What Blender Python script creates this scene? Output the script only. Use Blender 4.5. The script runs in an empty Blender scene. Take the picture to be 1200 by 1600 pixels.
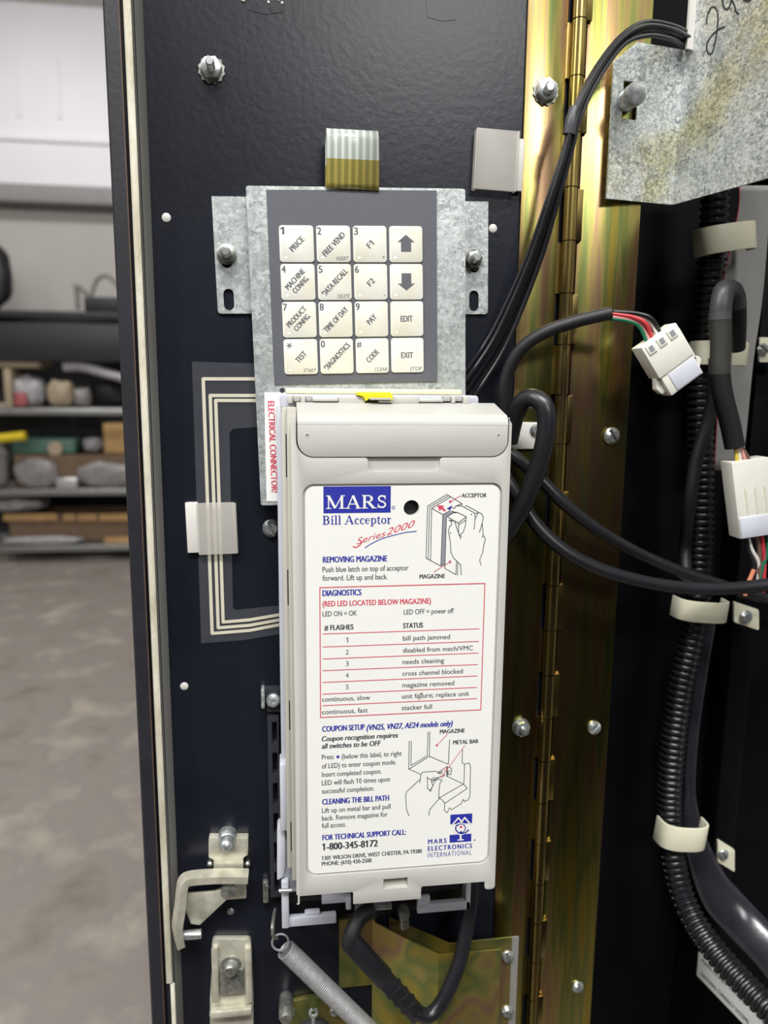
import bpy, bmesh, math, random
from mathutils import Vector, Matrix
random.seed(7)
C = bpy.context.scene.collection
SC = bpy.context.scene
V = Vector
# ------------------------------------------------------------------ camera
F = 1165.0
YAW, PITCH, ROLL = math.radians(7.55), math.radians(9.45), math.radians(0.52)
CAM = V((0, -0.42, 1.35))
_f = V((math.sin(YAW)*math.cos(PITCH), math.cos(YAW)*math.cos(PITCH), -math.sin(PITCH)))
_r = V((math.cos(YAW), -math.sin(YAW), 0)); _u = _r.cross(_f)
_c, _s = math.cos(ROLL), math.sin(ROLL)
RX, UX = _c*_r + _s*_u, -_s*_r + _c*_u
cam = bpy.data.cameras.new('camera'); camo = bpy.data.objects.new('camera', cam); C.objects.link(camo)
M = Matrix((RX, UX, -_f)).transposed().to_4x4(); M.translation = CAM
camo.matrix_world = M
cam.sensor_fit = 'VERTICAL'; cam.sensor_height = 36; cam.sensor_width = 27; cam.lens = 36*F/1600
cam.clip_start = 0.01; cam.clip_end = 60
cam.dof.use_dof = True; cam.dof.focus_distance = 0.385; cam.dof.aperture_fstop = 7.6
SC.camera = camo
# ------------------------------------------------------------------ world, lights, exposure
W = bpy.data.worlds.new('world'); SC.world = W; W.use_nodes = True
W.node_tree.nodes['Background'].inputs[0].default_value = (0.80, 0.88, 1.0, 1)
W.node_tree.nodes['Background'].inputs[1].default_value = 0.05
SC.view_settings.view_transform = 'Standard'; SC.view_settings.look = 'None'
SC.view_settings.exposure = 0.74; SC.view_settings.gamma = 1; SC.view_settings.use_curve_mapping = False
def area(name, loc, aim, sx, sy, power, col=(1, 0.97, 0.92)):
    l = bpy.data.lights.new(name, 'AREA'); l.shape = 'RECTANGLE'; l.size = sx; l.size_y = sy
    l.energy = power; l.color = col
    o = bpy.data.objects.new(name, l); C.objects.link(o); o.location = loc
    o.rotation_euler = (V(aim)-V(loc)).to_track_quat('-Z', 'Y').to_euler()
    return o
area('ceiling_light_behind', (1.0, -4.6, 3.7), (0.6, 0, 1.2), 1.5, 0.4, 38, (1, 0.985, 0.97))
area('ceiling_light_overhead', (-0.3, -2.0, 4.2), (0.0, -0.2, 1.1), 2.4, 0.5, 112, (1, 0.985, 0.97))
area('ceiling_light_side', (-3.2, -1.6, 4.1), (-0.5, 0.0, 1.0), 0.5, 2.4, 66, (1, 0.985, 0.97))
area('ceiling_light_far', (-1.6, 3.6, 4.3), (-1.5, 4.2, 0), 2.6, 0.6, 56, (1, 0.985, 0.97))
# ------------------------------------------------------------------ pixel rays onto real planes
def ray(px, py): return _f + RX*((px-600)/F) - UX*((py-800)/F)
def P(px, py, Y=0.0):
    d = ray(px, py); return CAM + d*((Y-CAM.y)/d.y)
def RP(px, py, p0, n):
    d = ray(px, py); return CAM + d*((p0-CAM).dot(n)/d.dot(n))
def PZ(px, py, z):
    d = ray(px, py); return CAM + d*((z-CAM.z)/d.z)
def S(Y): return (Y-CAM.y)/F
def vx(pts, Y): return sum(P(x, y, Y).x for x, y in pts)/len(pts)
# ------------------------------------------------------------------ materials
def lin(h):
    h = h.lstrip('#'); o = []
    for i in (0, 2, 4):
        c = int(h[i:i+2], 16)/255; o.append(c/12.92 if c <= 0.04045 else ((c+0.055)/1.055)**2.4)
    return tuple(o)+(1,)
MATS = {}
def mat(name, col, rough=0.5, metal=0.0, var=0.0, scale=60, bump=0.0, bscale=200, col2=None, stretch=None, alpha=1.0, trans=0.0,
        spec=0.5, coat=0.0, detail=4, ramp=None, sss=0.0, bdist=0.001):
    m = bpy.data.materials.new(name); m.use_nodes = True; nt = m.node_tree; N = nt.nodes; L = nt.links
    b = N['Principled BSDF']
    c = lin(col) if isinstance(col, str) else tuple(col)+(1,)
    b.inputs['Base Color'].default_value = c; b.inputs['Roughness'].default_value = rough
    b.inputs['Metallic'].default_value = metal; b.inputs['Alpha'].default_value = alpha
    b.inputs['Transmission Weight'].default_value = trans
    b.inputs['Specular IOR Level'].default_value = spec; b.inputs['Coat Weight'].default_value = coat
    tc = N.new('ShaderNodeTexCoord'); mp = N.new('ShaderNodeMapping'); L.new(tc.outputs['Object'], mp.inputs['Vector'])
    if stretch: mp.inputs['Scale'].default_value = stretch
    if var > 0 or ramp:
        n = N.new('ShaderNodeTexNoise'); n.inputs['Scale'].default_value = scale; n.inputs['Detail'].default_value = detail
        n.inputs['Roughness'].default_value = 0.6
        L.new(mp.outputs['Vector'], n.inputs['Vector'])
        r = N.new('ShaderNodeValToRGB'); L.new(n.outputs['Fac'], r.inputs['Fac'])
        if ramp:
            e = r.color_ramp.elements
            while len(e) < len(ramp): e.new(0.5)
            for k, (pos, hx) in enumerate(ramp): e[k].position = pos; e[k].color = lin(hx)
        else:
            c2 = lin(col2) if col2 else tuple(x*(1-var) for x in c[:3])+(1,)
            r.color_ramp.elements[0].position = 0.35; r.color_ramp.elements[1].position = 0.65
            r.color_ramp.elements[0].color = c2; r.color_ramp.elements[1].color = c
        L.new(r.outputs['Color'], b.inputs['Base Color'])
    if bump > 0:
        n2 = N.new('ShaderNodeTexNoise'); n2.inputs['Scale'].default_value = bscale; n2.inputs['Detail'].default_value = 3
        L.new(mp.outputs['Vector'], n2.inputs['Vector'])
        bp = N.new('ShaderNodeBump'); bp.inputs['Strength'].default_value = bump; bp.inputs['Distance'].default_value = bdist
        L.new(n2.outputs['Fac'], bp.inputs['Height']); L.new(bp.outputs['Normal'], b.inputs['Normal'])
    MATS[name] = m; return m
def galv(name, a, b2, rough=0.42, scale=170, metal=0.85, bump=0.15, lo=0.2, hi=0.8, tint=None):
    """zinc spangle: angular voronoi cells mixed with flakes"""
    m = bpy.data.materials.new(name); m.use_nodes = True; nt = m.node_tree; N = nt.nodes; L = nt.links
    b = N['Principled BSDF']; b.inputs['Metallic'].default_value = metal
    tc = N.new('ShaderNodeTexCoord')
    nz = N.new('ShaderNodeTexNoise'); nz.inputs['Scale'].default_value = scale*1.5; nz.inputs['Detail'].default_value = 3
    L.new(tc.outputs['Object'], nz.inputs['Vector'])
    ad = N.new('ShaderNodeMixRGB'); ad.inputs['Fac'].default_value = 0.03
    L.new(tc.outputs['Object'], ad.inputs['Color1']); L.new(nz.outputs['Color'], ad.inputs['Color2'])
    vo = N.new('ShaderNodeTexVoronoi'); vo.inputs['Scale'].default_value = scale; L.new(ad.outputs['Color'], vo.inputs['Vector'])
    rp = N.new('ShaderNodeValToRGB'); rp.color_ramp.elements[0].position = lo; rp.color_ramp.elements[1].position = hi
    rp.color_ramp.elements[0].color = lin(b2); rp.color_ramp.elements[1].color = lin(a)
    bw = N.new('ShaderNodeRGBToBW'); L.new(vo.outputs['Color'], bw.inputs['Color'])
    mx = N.new('ShaderNodeMath'); mx.operation = 'MULTIPLY_ADD'; mx.inputs[1].default_value = 0.55
    n3 = N.new('ShaderNodeTexNoise'); n3.inputs['Scale'].default_value = scale*2.2; n3.inputs['Detail'].default_value = 5
    L.new(tc.outputs['Object'], n3.inputs['Vector'])
    h = N.new('ShaderNodeMath'); h.operation = 'MULTIPLY'; h.inputs[1].default_value = 0.5; L.new(n3.outputs['Fac'], h.inputs[0])
    L.new(bw.outputs['Val'], mx.inputs[0]); L.new(h.outputs[0], mx.inputs[2]); L.new(mx.outputs[0], rp.inputs['Fac'])
    out = rp.outputs['Color']
    if tint:
        n4 = N.new('ShaderNodeTexNoise'); n4.inputs['Scale'].default_value = 22; n4.inputs['Detail'].default_value = 4; L.new(tc.outputs['Object'], n4.inputs['Vector'])
        r4 = N.new('ShaderNodeValToRGB'); r4.color_ramp.elements[0].position = 0.5; r4.color_ramp.elements[1].position = 0.66; L.new(n4.outputs['Fac'], r4.inputs['Fac'])
        m4 = N.new('ShaderNodeMixRGB'); m4.blend_type = 'MULTIPLY'; m4.inputs['Color2'].default_value = lin(tint)
        L.new(r4.outputs['Color'], m4.inputs['Fac']); L.new(out, m4.inputs['Color1']); out = m4.outputs['Color']
    L.new(out, b.inputs['Base Color'])
    b.inputs['Roughness'].default_value = rough
    bp = N.new('ShaderNodeBump'); bp.inputs['Strength'].default_value = bump; bp.inputs['Distance'].default_value = 0.0008
    L.new(n3.outputs['Fac'], bp.inputs['Height']); L.new(bp.outputs['Normal'], b.inputs['Normal'])
    MATS[name] = m; return m
IRID = [(0.22, '#94803a'), (0.36, '#b3a04a'), (0.44, '#808c54'), (0.50, '#b0a35e'), (0.57, '#a5846a'), (0.63, '#b09c58'), (0.70, '#7a8a7e'), (0.80, '#b6a04a')]
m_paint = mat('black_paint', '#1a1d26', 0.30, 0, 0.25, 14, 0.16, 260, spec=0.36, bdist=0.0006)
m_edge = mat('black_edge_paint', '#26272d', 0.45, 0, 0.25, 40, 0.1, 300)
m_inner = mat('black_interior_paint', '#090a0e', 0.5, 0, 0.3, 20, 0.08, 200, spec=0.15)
m_gasket = mat('weathered_gasket', '#dcd9c8', 0.8, 0, 0.4, 70, 0.4, 700, col2='#b5af98', stretch=(1, 1, 0.3))
m_brown = mat('brown_sealant', '#57463a', 0.7, 0, 0.3, 80)
m_greyflange = mat('worn_grey_return', '#8d8c87', 0.55, 0.1, 0.25, 30, stretch=(1, 1, 0.15))
m_galv = galv('galvanised_steel', '#cdd2d1', '#979f9d', metal=0.55, lo=0.28, hi=0.72)
m_galv2 = galv('galvanised_plate_steel', '#d9dddb', '#868f90', 0.42, 210, 0.45, 0.5, 0.28, 0.68, tint='#e8dfba')
m_irid = mat('yellow_zinc_plating', '#bda24a', 0.255, 1.0, scale=28, ramp=IRID, stretch=(2.4, 1.0, 0.14), detail=3, bump=0.04, bscale=120)
m_irid2 = mat('yellow_zinc_sheet', '#bda24a', 0.42, 0.85, scale=22, ramp=IRID, stretch=(1, 1, 0.8), detail=2)
m_brass = mat('zinc_knuckle', '#b39e58', 0.28, 1.0, 0.3, 60, stretch=(1, 1, 0.3), col2='#93805a')
m_steel = mat('bright_zinc_screw', '#d3d7d8', 0.3, 0.75, 0.3, 300, col2='#9aa09e')
m_steeld = mat('dull_zinc_nut', '#b4b6b1', 0.38, 0.8, 0.35, 300, col2='#83847c')
m_spring = mat('spring_wire', '#a4a5a6', 0.5, 0.5, 0.2, 300)
m_white = mat('aged_white_plastic', '#bbbbb5', 0.42, 0, 0.04, 25, 0.05, 500, spec=0.4)
m_whiteside = mat('cream_side_plastic', '#bab8ad', 0.45, 0, 0.05, 25)
m_label = mat('white_label_film', '#e7e8e3', 0.38, 0, 0.02, 20, spec=0.4)
m_lav = mat('lavender_grey_plastic', '#bfc2cc', 0.42, 0, 0.06, 40)
m_clearcap = mat('translucent_cap', '#d9dade', 0.3, 0, 0.05, 40)
m_cream = mat('cream_bar', '#ece6bd', 0.5, 0, 0.05, 60)
m_yellow = mat('yellow_latch', '#f0dc24', 0.45, 0, 0.06, 80)
m_blue = mat('blue_ink', '#2b329c', 0.45, 0, 0.03, 100)
m_red = mat('red_ink', '#cf4a5c', 0.45, 0, 0.03, 100)
m_dark = mat('dark_ink', '#3c3e46', 0.5, 0, 0.03, 100)
m_grey = mat('grey_ink', '#55575e', 0.5, 0, 0.03, 100)
m_greyfill = mat('mid_grey_ink', '#8d8f97', 0.5, 0, 0.03, 100)
m_hole = mat('black_hole', '#15161c', 0.6, 0, 0.1, 100)
m_stain = mat('brown_stain', '#c2bba6', 0.6, 0, 0.3, 900)
m_overlay = mat('grey_keypad_overlay', '#5a5c63', 0.48, 0, 0.10, 40, 0.05, 900)
m_key = mat('key_white', '#dedfd8', 0.5, 0, 0.05, 45, col2='#d8d5c4', spec=0.3)
m_legend = mat('key_legend_ink', '#5b5d63', 0.5, 0, 0.03, 100)
m_rubber = mat('black_cable_jacket', '#1f2024', 0.34, 0, 0.2, 60, 0.05, 300)
m_rubber2 = mat('black_sleeve', '#18191c', 0.55, 0, 0.2, 60, 0.1, 500)
m_shrink = mat('grey_heat_shrink', '#4a4a4f', 0.4, 0, 0.2, 90)
m_conduit = mat('conduit_plastic', '#1a1b1f', 0.33, 0, 0.2, 90)
m_shiny = mat('shiny_black_tubing', '#2a2930', 0.22, 0, 0.25, 60, 0.25, 60, spec=0.7)
m_nylon = mat('cream_nylon', '#dcdac2', 0.45, 0, 0.05, 60)
m_nylonw = mat('white_nylon', '#d2d0ca', 0.42, 0, 0.05, 60)
m_clip = mat('translucent_clip', '#cfccc4', 0.35, 0, 0.06, 60, alpha=0.42)
m_film = mat('clear_circuit_film', '#8d9097', 0.18, 0, 0.15, 30, alpha=0.09, spec=0.6)
m_trace = mat('silver_trace', '#cfcab6', 0.45, 0.1, 0.06, 100)
m_connector = mat('connector_nylon', '#dfdfd4', 0.38, 0, 0.06, 90)
m_conn2 = mat('connector_nylon_cool', '#c9ccd6', 0.36, 0, 0.08, 90)
m_tape = mat('clear_tape', '#b9b7a6', 0.1, 0, 0.1, 90, 0.6, 90, alpha=0.07, spec=1.0)
m_ribbon = mat('grey_ribbon_cable', '#a3a3a0', 0.5, 0, 0.08, 40)
m_darkplastic = mat('dark_grey_plastic', '#2f3138', 0.5, 0, 0.15, 80)
WCOL = {k: mat('wire_'+k, h, 0.4, 0, 0.1, 100) for k, h in dict(red='#c53a44', green='#1f6d50', pink='#d99a93', white='#e0ddd6', black='#202024', yellow='#d9c24e', brown='#6d5648', orange='#d98a6a').items()}
def stripes(name, cols, width, axis=0, rough=0.35, metal=0.0, split=None, alpha=1.0):
    """bands across one object axis; split = (axis, level, tint) tints the bands below a level"""
    m = bpy.data.materials.new(name); m.use_nodes = True; nt = m.node_tree; N = nt.nodes; L = nt.links
    b = N['Principled BSDF']; b.inputs['Roughness'].default_value = rough; b.inputs['Metallic'].default_value = metal
    b.inputs['Alpha'].default_value = alpha
    tc = N.new('ShaderNodeTexCoord'); sx = N.new('ShaderNodeSeparateXYZ'); L.new(tc.outputs['Object'], sx.inputs[0])
    w = N.new('ShaderNodeMath'); w.operation = 'MULTIPLY'; w.inputs[1].default_value = 1/width; L.new(sx.outputs[axis], w.inputs[0])
    fr = N.new('ShaderNodeMath'); fr.operation = 'FRACT'; L.new(w.outputs[0], fr.inputs[0])
    r = N.new('ShaderNodeValToRGB'); r.color_ramp.elements[0].position = 0.38; r.color_ramp.elements[1].position = 0.5
    r.color_ramp.elements[0].color = lin(cols[0]); r.color_ramp.elements[1].color = lin(cols[1]); L.new(fr.outputs[0], r.inputs['Fac'])
    out = r.outputs['Color']
    if split:
        g = N.new('ShaderNodeMath'); g.operation = 'LESS_THAN'; g.inputs[1].default_value = split[1]; L.new(sx.outputs[split[0]], g.inputs[0])
        mx = N.new('ShaderNodeMixRGB'); mx.blend_type = 'MULTIPLY'; L.new(g.outputs[0], mx.inputs['Fac'])
        L.new(out, mx.inputs['Color1']); mx.inputs['Color2'].default_value = lin(split[2]); out = mx.outputs['Color']
    L.new(out, b.inputs['Base Color']); return m
# ------------------------------------------------------------------ builders
OFF = {}
def tag(o, label=None, cat=None, group=None, kind=None):
    if label: o['label'] = label
    if cat: o['category'] = cat
    if group: o['group'] = group
    if kind: o['kind'] = kind
    return o
def thing(name, label, cat, loc, group=None, kind=None):
    o = bpy.data.objects.new(name, None); o.empty_display_size = 0.02; C.objects.link(o); o.location = loc
    OFF[o.name] = V(loc); return tag(o, label, cat, group, kind)
class B:
    def __init__(s): s.bm = bmesh.new(); s.mi = 0; s.lay = 0
    def lift(s, n): s.lay = (s.lay+1) % 12; return n*(s.lay*5e-6)
    def mat(s, i): s.mi = i; return s
    def _merge(s, t, bev=0.0, seg=2, ang=0.5):
        bmesh.ops.recalc_face_normals(t, faces=t.faces)
        if bev > 0:
            es = [e for e in t.edges if len(e.link_faces) == 2 and e.calc_face_angle(0) > ang]
            if es: bmesh.ops.bevel(t, geom=es, offset=bev, segments=seg, affect='EDGES', profile=0.5, clamp_overlap=True)
        for f in t.faces: f.material_index = s.mi
        me = bpy.data.meshes.new('t'); t.to_mesh(me); t.free(); s.bm.from_mesh(me); bpy.data.meshes.remove(me)
        return s
    def box(s, x0, x1, y0, y1, z0, z1, bev=0.0, mtx=None, seg=2):
        t = bmesh.new(); bmesh.ops.create_cube(t, size=1)
        for v in t.verts:
            v.co = V(((x0+x1)/2+v.co.x*(x1-x0), (y0+y1)/2+v.co.y*(y1-y0), (z0+z1)/2+v.co.z*(z1-z0)))
            if mtx: v.co = mtx @ v.co
        return s._merge(t, bev, seg)
    def prism(s, pts, vec, bev=0.0, seg=2):
        t = bmesh.new(); vec = V(vec)
        a = [t.verts.new(p) for p in pts]; b = [t.verts.new(V(p)+vec) for p in pts]; n = len(a)
        t.faces.new(a); t.faces.new(b[::-1])
        for i in range(n): t.faces.new((a[i], b[i], b[(i+1) % n], a[(i+1) % n]))
        return s._merge(t, bev, seg)
    def plate(s, outline, holes, vec, bev=0.0):
        t = bmesh.new(); vec = V(vec); loops = []
        for lp in [outline]+list(holes):
            vs = [t.verts.new(p) for p in lp]; loops.append(vs)
            for i in range(len(vs)): t.edges.new((vs[i], vs[(i+1) % len(vs)]))
        bmesh.ops.triangle_fill(t, use_beauty=True, use_dissolve=False, edges=t.edges[:])
        fs = t.faces[:]; mp = {}
        for v in t.verts[:]: mp[v] = t.verts.new(v.co+vec)
        for f in fs: t.faces.new([mp[v] for v in reversed(f.verts)])
        for vs in loops:
            for i in range(len(vs)):
                a, b = vs[i], vs[(i+1) % len(vs)]; t.faces.new((a, b, mp[b], mp[a]))
        return s._merge(t, bev, 2, 0.9)
    def ring_sweep(s, path, shapes, closed=False, caps=True):
        """path: list of points; shapes: function(i) -> list of (a,b) offsets in the moving frame"""
        t = bmesh.new(); n = len(path); rings = []
        tang = [(path[min(i+1, n-1)]-path[max(i-1, 0)]).normalized() for i in range(n)]
        up = V((0, -1, 0)) if abs(tang[0].y) < 0.9 else V((0, 0, 1))
        nrm = (up - tang[0]*up.dot(tang[0])).normalized()
        for i in range(n):
            nrm = (nrm - tang[i]*nrm.dot(tang[i])).normalized(); bi = tang[i].cross(nrm)
            rings.append([t.verts.new(path[i]+nrm*a+bi*b) for a, b in shapes(i)])
        k = len(rings[0])
        for i in range(n-1):
            for j in range(k): t.faces.new((rings[i][j], rings[i][(j+1) % k], rings[i+1][(j+1) % k], rings[i+1][j]))
        if caps: t.faces.new(rings[0]); t.faces.new(rings[-1][::-1])
        return s._merge(t)
    def tube(s, path, r, seg=12, smooth=6, flat=None):
        p = spline(path, smooth) if smooth else path
        rr = r if callable(r) else (lambda i: r)
        fa, fb = flat if flat else (1, 1)
        return s.ring_sweep(p, lambda i: [(math.cos(q)*rr(i)*fa, math.sin(q)*rr(i)*fb) for q in [2*math.pi*j/seg for j in range(seg)]])
    def cyl(s, p0, p1, r0, r1=None, seg=24, bev=0.0):
        p0, p1 = V(p0), V(p1); r1 = r0 if r1 is None else r1
        z = (p1-p0).normalized(); x = z.orthogonal().normalized(); y = z.cross(x); t = bmesh.new()
        a = [t.verts.new(p0+(x*math.cos(q)+y*math.sin(q))*r0) for q in [2*math.pi*j/seg for j in range(seg)]]
        b = [t.verts.new(p1+(x*math.cos(q)+y*math.sin(q))*r1) for q in [2*math.pi*j/seg for j in range(seg)]]
        t.faces.new(a[::-1]); t.faces.new(b)
        for i in range(seg): t.faces.new((a[i], a[(i+1) % seg], b[(i+1) % seg], b[i]))
        return s._merge(t, bev)
    def lathe(s, prof, org, axis=(0, -1, 0), seg=28):
        z = V(axis).normalized(); x = z.orthogonal().normalized(); y = z.cross(x); t = bmesh.new(); rings = []
        for r, h in prof:
            r = max(r, 1e-6)
            rings.append([t.verts.new(V(org)+z*h+(x*math.cos(q)+y*math.sin(q))*r) for q in [2*math.pi*j/seg for j in range(seg)]])
        for i in range(len(rings)-1):
            for j in range(seg): t.faces.new((rings[i][j], rings[i][(j+1) % seg], rings[i+1][(j+1) % seg], rings[i+1][j]))
        t.faces.new(rings[0][::-1]); t.faces.new(rings[-1]); bmesh.ops.remove_doubles(t, verts=t.verts, dist=2e-6)
        return s._merge(t)
    def flat(s, pts):
        t = bmesh.new(); t.faces.new([t.verts.new(p) for p in pts]); 
        for f in t.faces: f.material_index = s.mi
        me = bpy.data.meshes.new('t'); t.to_mesh(me); t.free(); s.bm.from_mesh(me); bpy.data.meshes.remove(me); return s
    def stroke(s, pts, w, n=V((0, -1, 0)), dots=True):
        bm = s.bm
        for i in range(len(pts)-1):
            a, b = pts[i], pts[i+1]; d = b-a
            if d.length < 1e-9: continue
            k = n.cross(d).normalized()*(w/2); l_ = s.lift(n)
            f = bm.faces.new([bm.verts.new(q+l_) for q in (a-k, b-k, b+k, a+k)]); f.material_index = s.mi
        if dots and len(pts) > 2:
            for p in pts[1:-1]: s.disc(p, w/2, n, 8)
        return s
    def disc(s, p, r, n=V((0, -1, 0)), seg=20):
        x = n.orthogonal().normalized(); y = n.cross(x); p = p+s.lift(n)
        f = s.bm.faces.new([s.bm.verts.new(p+(x*math.cos(q)+y*math.sin(q))*r) for q in [2*math.pi*j/seg for j in range(seg)]])
        f.material_index = s.mi; return s
    def text(s, body, L, R, cap, up=V((0, 0, 1)), bold=0.0, shear=0.0, space=1.0, out=V((0, 0, 0))):
        """flat lettering fitted between L and R; bold draws side-shifted copies, each a hair above the last"""
        me, x0, x1, hcap = text_mesh(body, shear, space)
        d = (R-L); ex = d/(x1-x0); ey = up.normalized()*(cap/hcap); n = ex.cross(ey).normalized()
        for k, sh in enumerate((0,) if bold <= 0 else (-bold, 0, bold)):
            o = L+out+ey*0+ex.normalized()*(sh*cap/hcap)+n*(k*1.2e-5)
            vs = [s.bm.verts.new(o+ex*(v.co.x-x0)+ey*v.co.y) for v in me.vertices]
            for p in me.polygons:
                try: f = s.bm.faces.new([vs[i] for i in p.vertices]); f.material_index = s.mi
                except ValueError: pass
        return s
    def done(s, name, mats, parent=None, label=None, cat=None, group=None, kind=None, sharp=0.6, origin=None):
        bm = s.bm
        bm.normal_update()
        for f in bm.faces: f.smooth = True
        for e in bm.edges:
            if len(e.link_faces) == 2 and e.calc_face_angle(0) > sharp: e.smooth = False
        me = bpy.data.meshes.new(name)
        if not isinstance(mats, (list, tuple)): mats = [mats]
        for m in mats: me.materials.append(m)
        o = bpy.data.objects.new(name, me); C.objects.link(o)
        if parent: off = OFF[parent.name]; o.parent = parent
        else:
            if origin is not None: off = V(origin)
            else:
                xs = [v.co for v in bm.verts]
                off = V([(min(v[k] for v in xs)+max(v[k] for v in xs))/2 for k in range(3)])
            o.location = off
        OFF[o.name] = off
        bmesh.ops.translate(bm, verts=bm.verts, vec=-off); bm.to_mesh(me); bm.free()
        return tag(o, label, cat, group, kind)
_TX = {}
def text_mesh(body, shear, space):
    key = (body, shear, space)
    if key in _TX: return _TX[key]
    def make(b):
        cu = bpy.data.curves.new('lettering_source', 'FONT'); cu.body = b; cu.shear = shear; cu.space_character = space
        cu.resolution_u = 3; o = bpy.data.objects.new('lettering_source', cu); C.objects.link(o)
        bpy.context.view_layer.update(); dg = bpy.context.evaluated_depsgraph_get()
        me = bpy.data.meshes.new_from_object(o.evaluated_get(dg)); bpy.data.objects.remove(o); bpy.data.curves.remove(cu); return me
    hm = _TX.get('H')
    if hm is None:
        h = make('H'); hm = _TX['H'] = max(v.co.y for v in h.vertices)-min(v.co.y for v in h.vertices)
    me = make(body); xs = [v.co.x for v in me.vertices]; x0, x1 = min(xs), max(xs)
    if '1' in body:                     # the figure one gets its flag
        bm = bmesh.new(); bm.from_mesh(me)
        for i, ch in enumerate(body):
            if ch != '1': continue
            xr = max(v.co.x for v in make(body[:i+1]).vertices)-0.012
            w = 0.075; zl = 6e-5
            bm.faces.new([bm.verts.new(q) for q in ((xr, hm, zl), (xr-w, hm, zl), (xr-w-0.15, hm-0.12, zl), (xr-w-0.15, hm-0.2, zl), (xr-w, hm-0.11, zl), (xr, hm-0.11, zl))])
            x0 = min(x0, xr-w-0.15)
        bm.to_mesh(me); bm.free()
    _TX[key] = (me, x0, x1, hm); return _TX[key]
def spline(p, n=6):
    p = [V(q) for q in p]
    if len(p) < 3: return [p[0].lerp(p[-1], i/n) for i in range(n+1)]
    q = [p[0]*2-p[1]]+p+[p[-1]*2-p[-2]]; o = []
    for i in range(1, len(q)-2):
        a, b, c, d = q[i-1], q[i], q[i+1], q[i+2]
        for k in range(n):
            t = k/n; o.append(0.5*((2*b)+(c-a)*t+(2*a-5*b+4*c-d)*t*t+(3*b-a-3*c+d)*t**3))
    o.append(p[-1]); return o
def rrect(x0, z0, x1, z1, r, Y, seg=5):
    o = []
    for cx, cz, a0 in ((x1-r, z1-r, 0), (x0+r, z1-r, 90), (x0+r, z0+r, 180), (x1-r, z0+r, 270)):
        for k in range(seg+1):
            a = math.radians(a0+90*k/seg); o.append(V((cx+r*math.cos(a), Y, cz+r*math.sin(a))))
    return o
def roundpoly(pts, r, seg=4):
    o = []; n = len(pts)
    for i in range(n):
        p, a, b = pts[i], pts[i-1], pts[(i+1) % n]; rr = r[i] if isinstance(r, (list, tuple)) else r
        if rr <= 0: o.append(p); continue
        u = (a-p); w = (b-p); k = min(rr, u.length*0.48, w.length*0.48); q0 = p+u.normalized()*k; q1 = p+w.normalized()*k
        for j in range(seg+1):
            t = j/seg; o.append(q0*(1-t)**2+p*2*t*(1-t)+q1*t*t)
    return o
def circ(c, r, n=20, ax=V((1, 0, 0)), az=V((0, 0, 1)), rz=None):
    return [c+ax*(r*math.cos(2*math.pi*j/n))+az*((rz or r)*math.sin(2*math.pi*j/n)) for j in range(n)]
def slot(c, w, h, n=8, ax=V((1, 0, 0)), az=V((0, 0, 1))):
    r = w/2; o = []
    for k in range(n+1): a = math.pi*k/n; o.append(c+ax*(r*math.cos(a))+az*(h/2-r+r*math.sin(a)))
    for k in range(n+1): a = math.pi+math.pi*k/n; o.append(c+ax*(r*math.cos(a))+az*(-(h/2-r)+r*math.sin(a)))
    return o
def struct(b, name, mats): o = b.done(name, mats); o['kind'] = 'structure'; return o
#@@SETTING
# ================================================================== the setting: workshop behind the machine
YW = 6.3
m_floor = mat('worn_concrete', '#8f8880', 0.55, 0, 0.0, 4.2, 0.1, 30, ramp=[(0.30, '#746d64'), (0.45, '#8b847b'), (0.52, '#847d78'), (0.60, '#968e84'), (0.72, '#b0a89b')], detail=10)
m_wall = mat('grey_wall_paint', '#b3afaa', 0.7, 0, 0.06, 1.5)
m_vinyl = mat('white_vinyl_sheet', '#f0edf2', 0.5, 0, 0.04, 2.0, 0.3, 2, bdist=0.02)
m_lip = mat('lip_shadow_grey', '#8d8a8a', 0.6, 0, 0.1, 4)
m_ceil = mat('ceiling_grey', '#b5b3b0', 0.8, 0, 0.06, 2)
struct(B().box(-6, 5, -7.5, YW+0.1, -0.06, 0), 'floor', m_floor)
struct(B().box(-6, 5, YW, YW+0.1, 0, 4.8), 'wall_back', m_wall)
struct(B().box(-6.1, -6, -7.5, YW, 0, 4.8), 'wall_left', m_wall)
struct(B().box(5, 5.1, -7.5, YW, 0, 4.8), 'wall_right', m_wall)
struct(B().box(-6, 5, -7.6, -7.5, 0, 4.8), 'wall_front', m_wall)
struct(B().box(-6, 5, -7.5, YW, 4.8, 4.86), 'ceiling', m_ceil)
struct(B().box(-0.7, 2.6, -1.3, -1.2, 0, 1.66), 'added_blocker', mat('blocker_black', '#1b1b1d', 0.7, 0, 0.2, 4))  # added unseen blocker, keeps reflections in the lower hinge and door dark
Yv = YW-0.14
zl = P(60, 290, Yv).z
b = B().box(-6, 5, Yv, YW-0.001, zl, 4.25, 0.03)
b.mat(0).box(-6, 5, Yv-0.03, Yv+0.01, P(60, 216, Yv).z-0.03, P(60, 216, Yv).z+0.02, 0.012)
for px in (28, 92): b.box(P(px, 170, Yv).x-0.02, P(px, 170, Yv).x+0.025, Yv-0.012, Yv, zl+0.5, zl+0.95, 0.008)
struct(b, 'trim_1', m_vinyl)
struct(B().box(-6, 5, Yv-0.05, YW-0.001, P(60, 318, Yv).z, zl, 0.01), 'trim_2', m_lip)  # lip whose grey colour stands in for the shadow band under the vinyl
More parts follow.
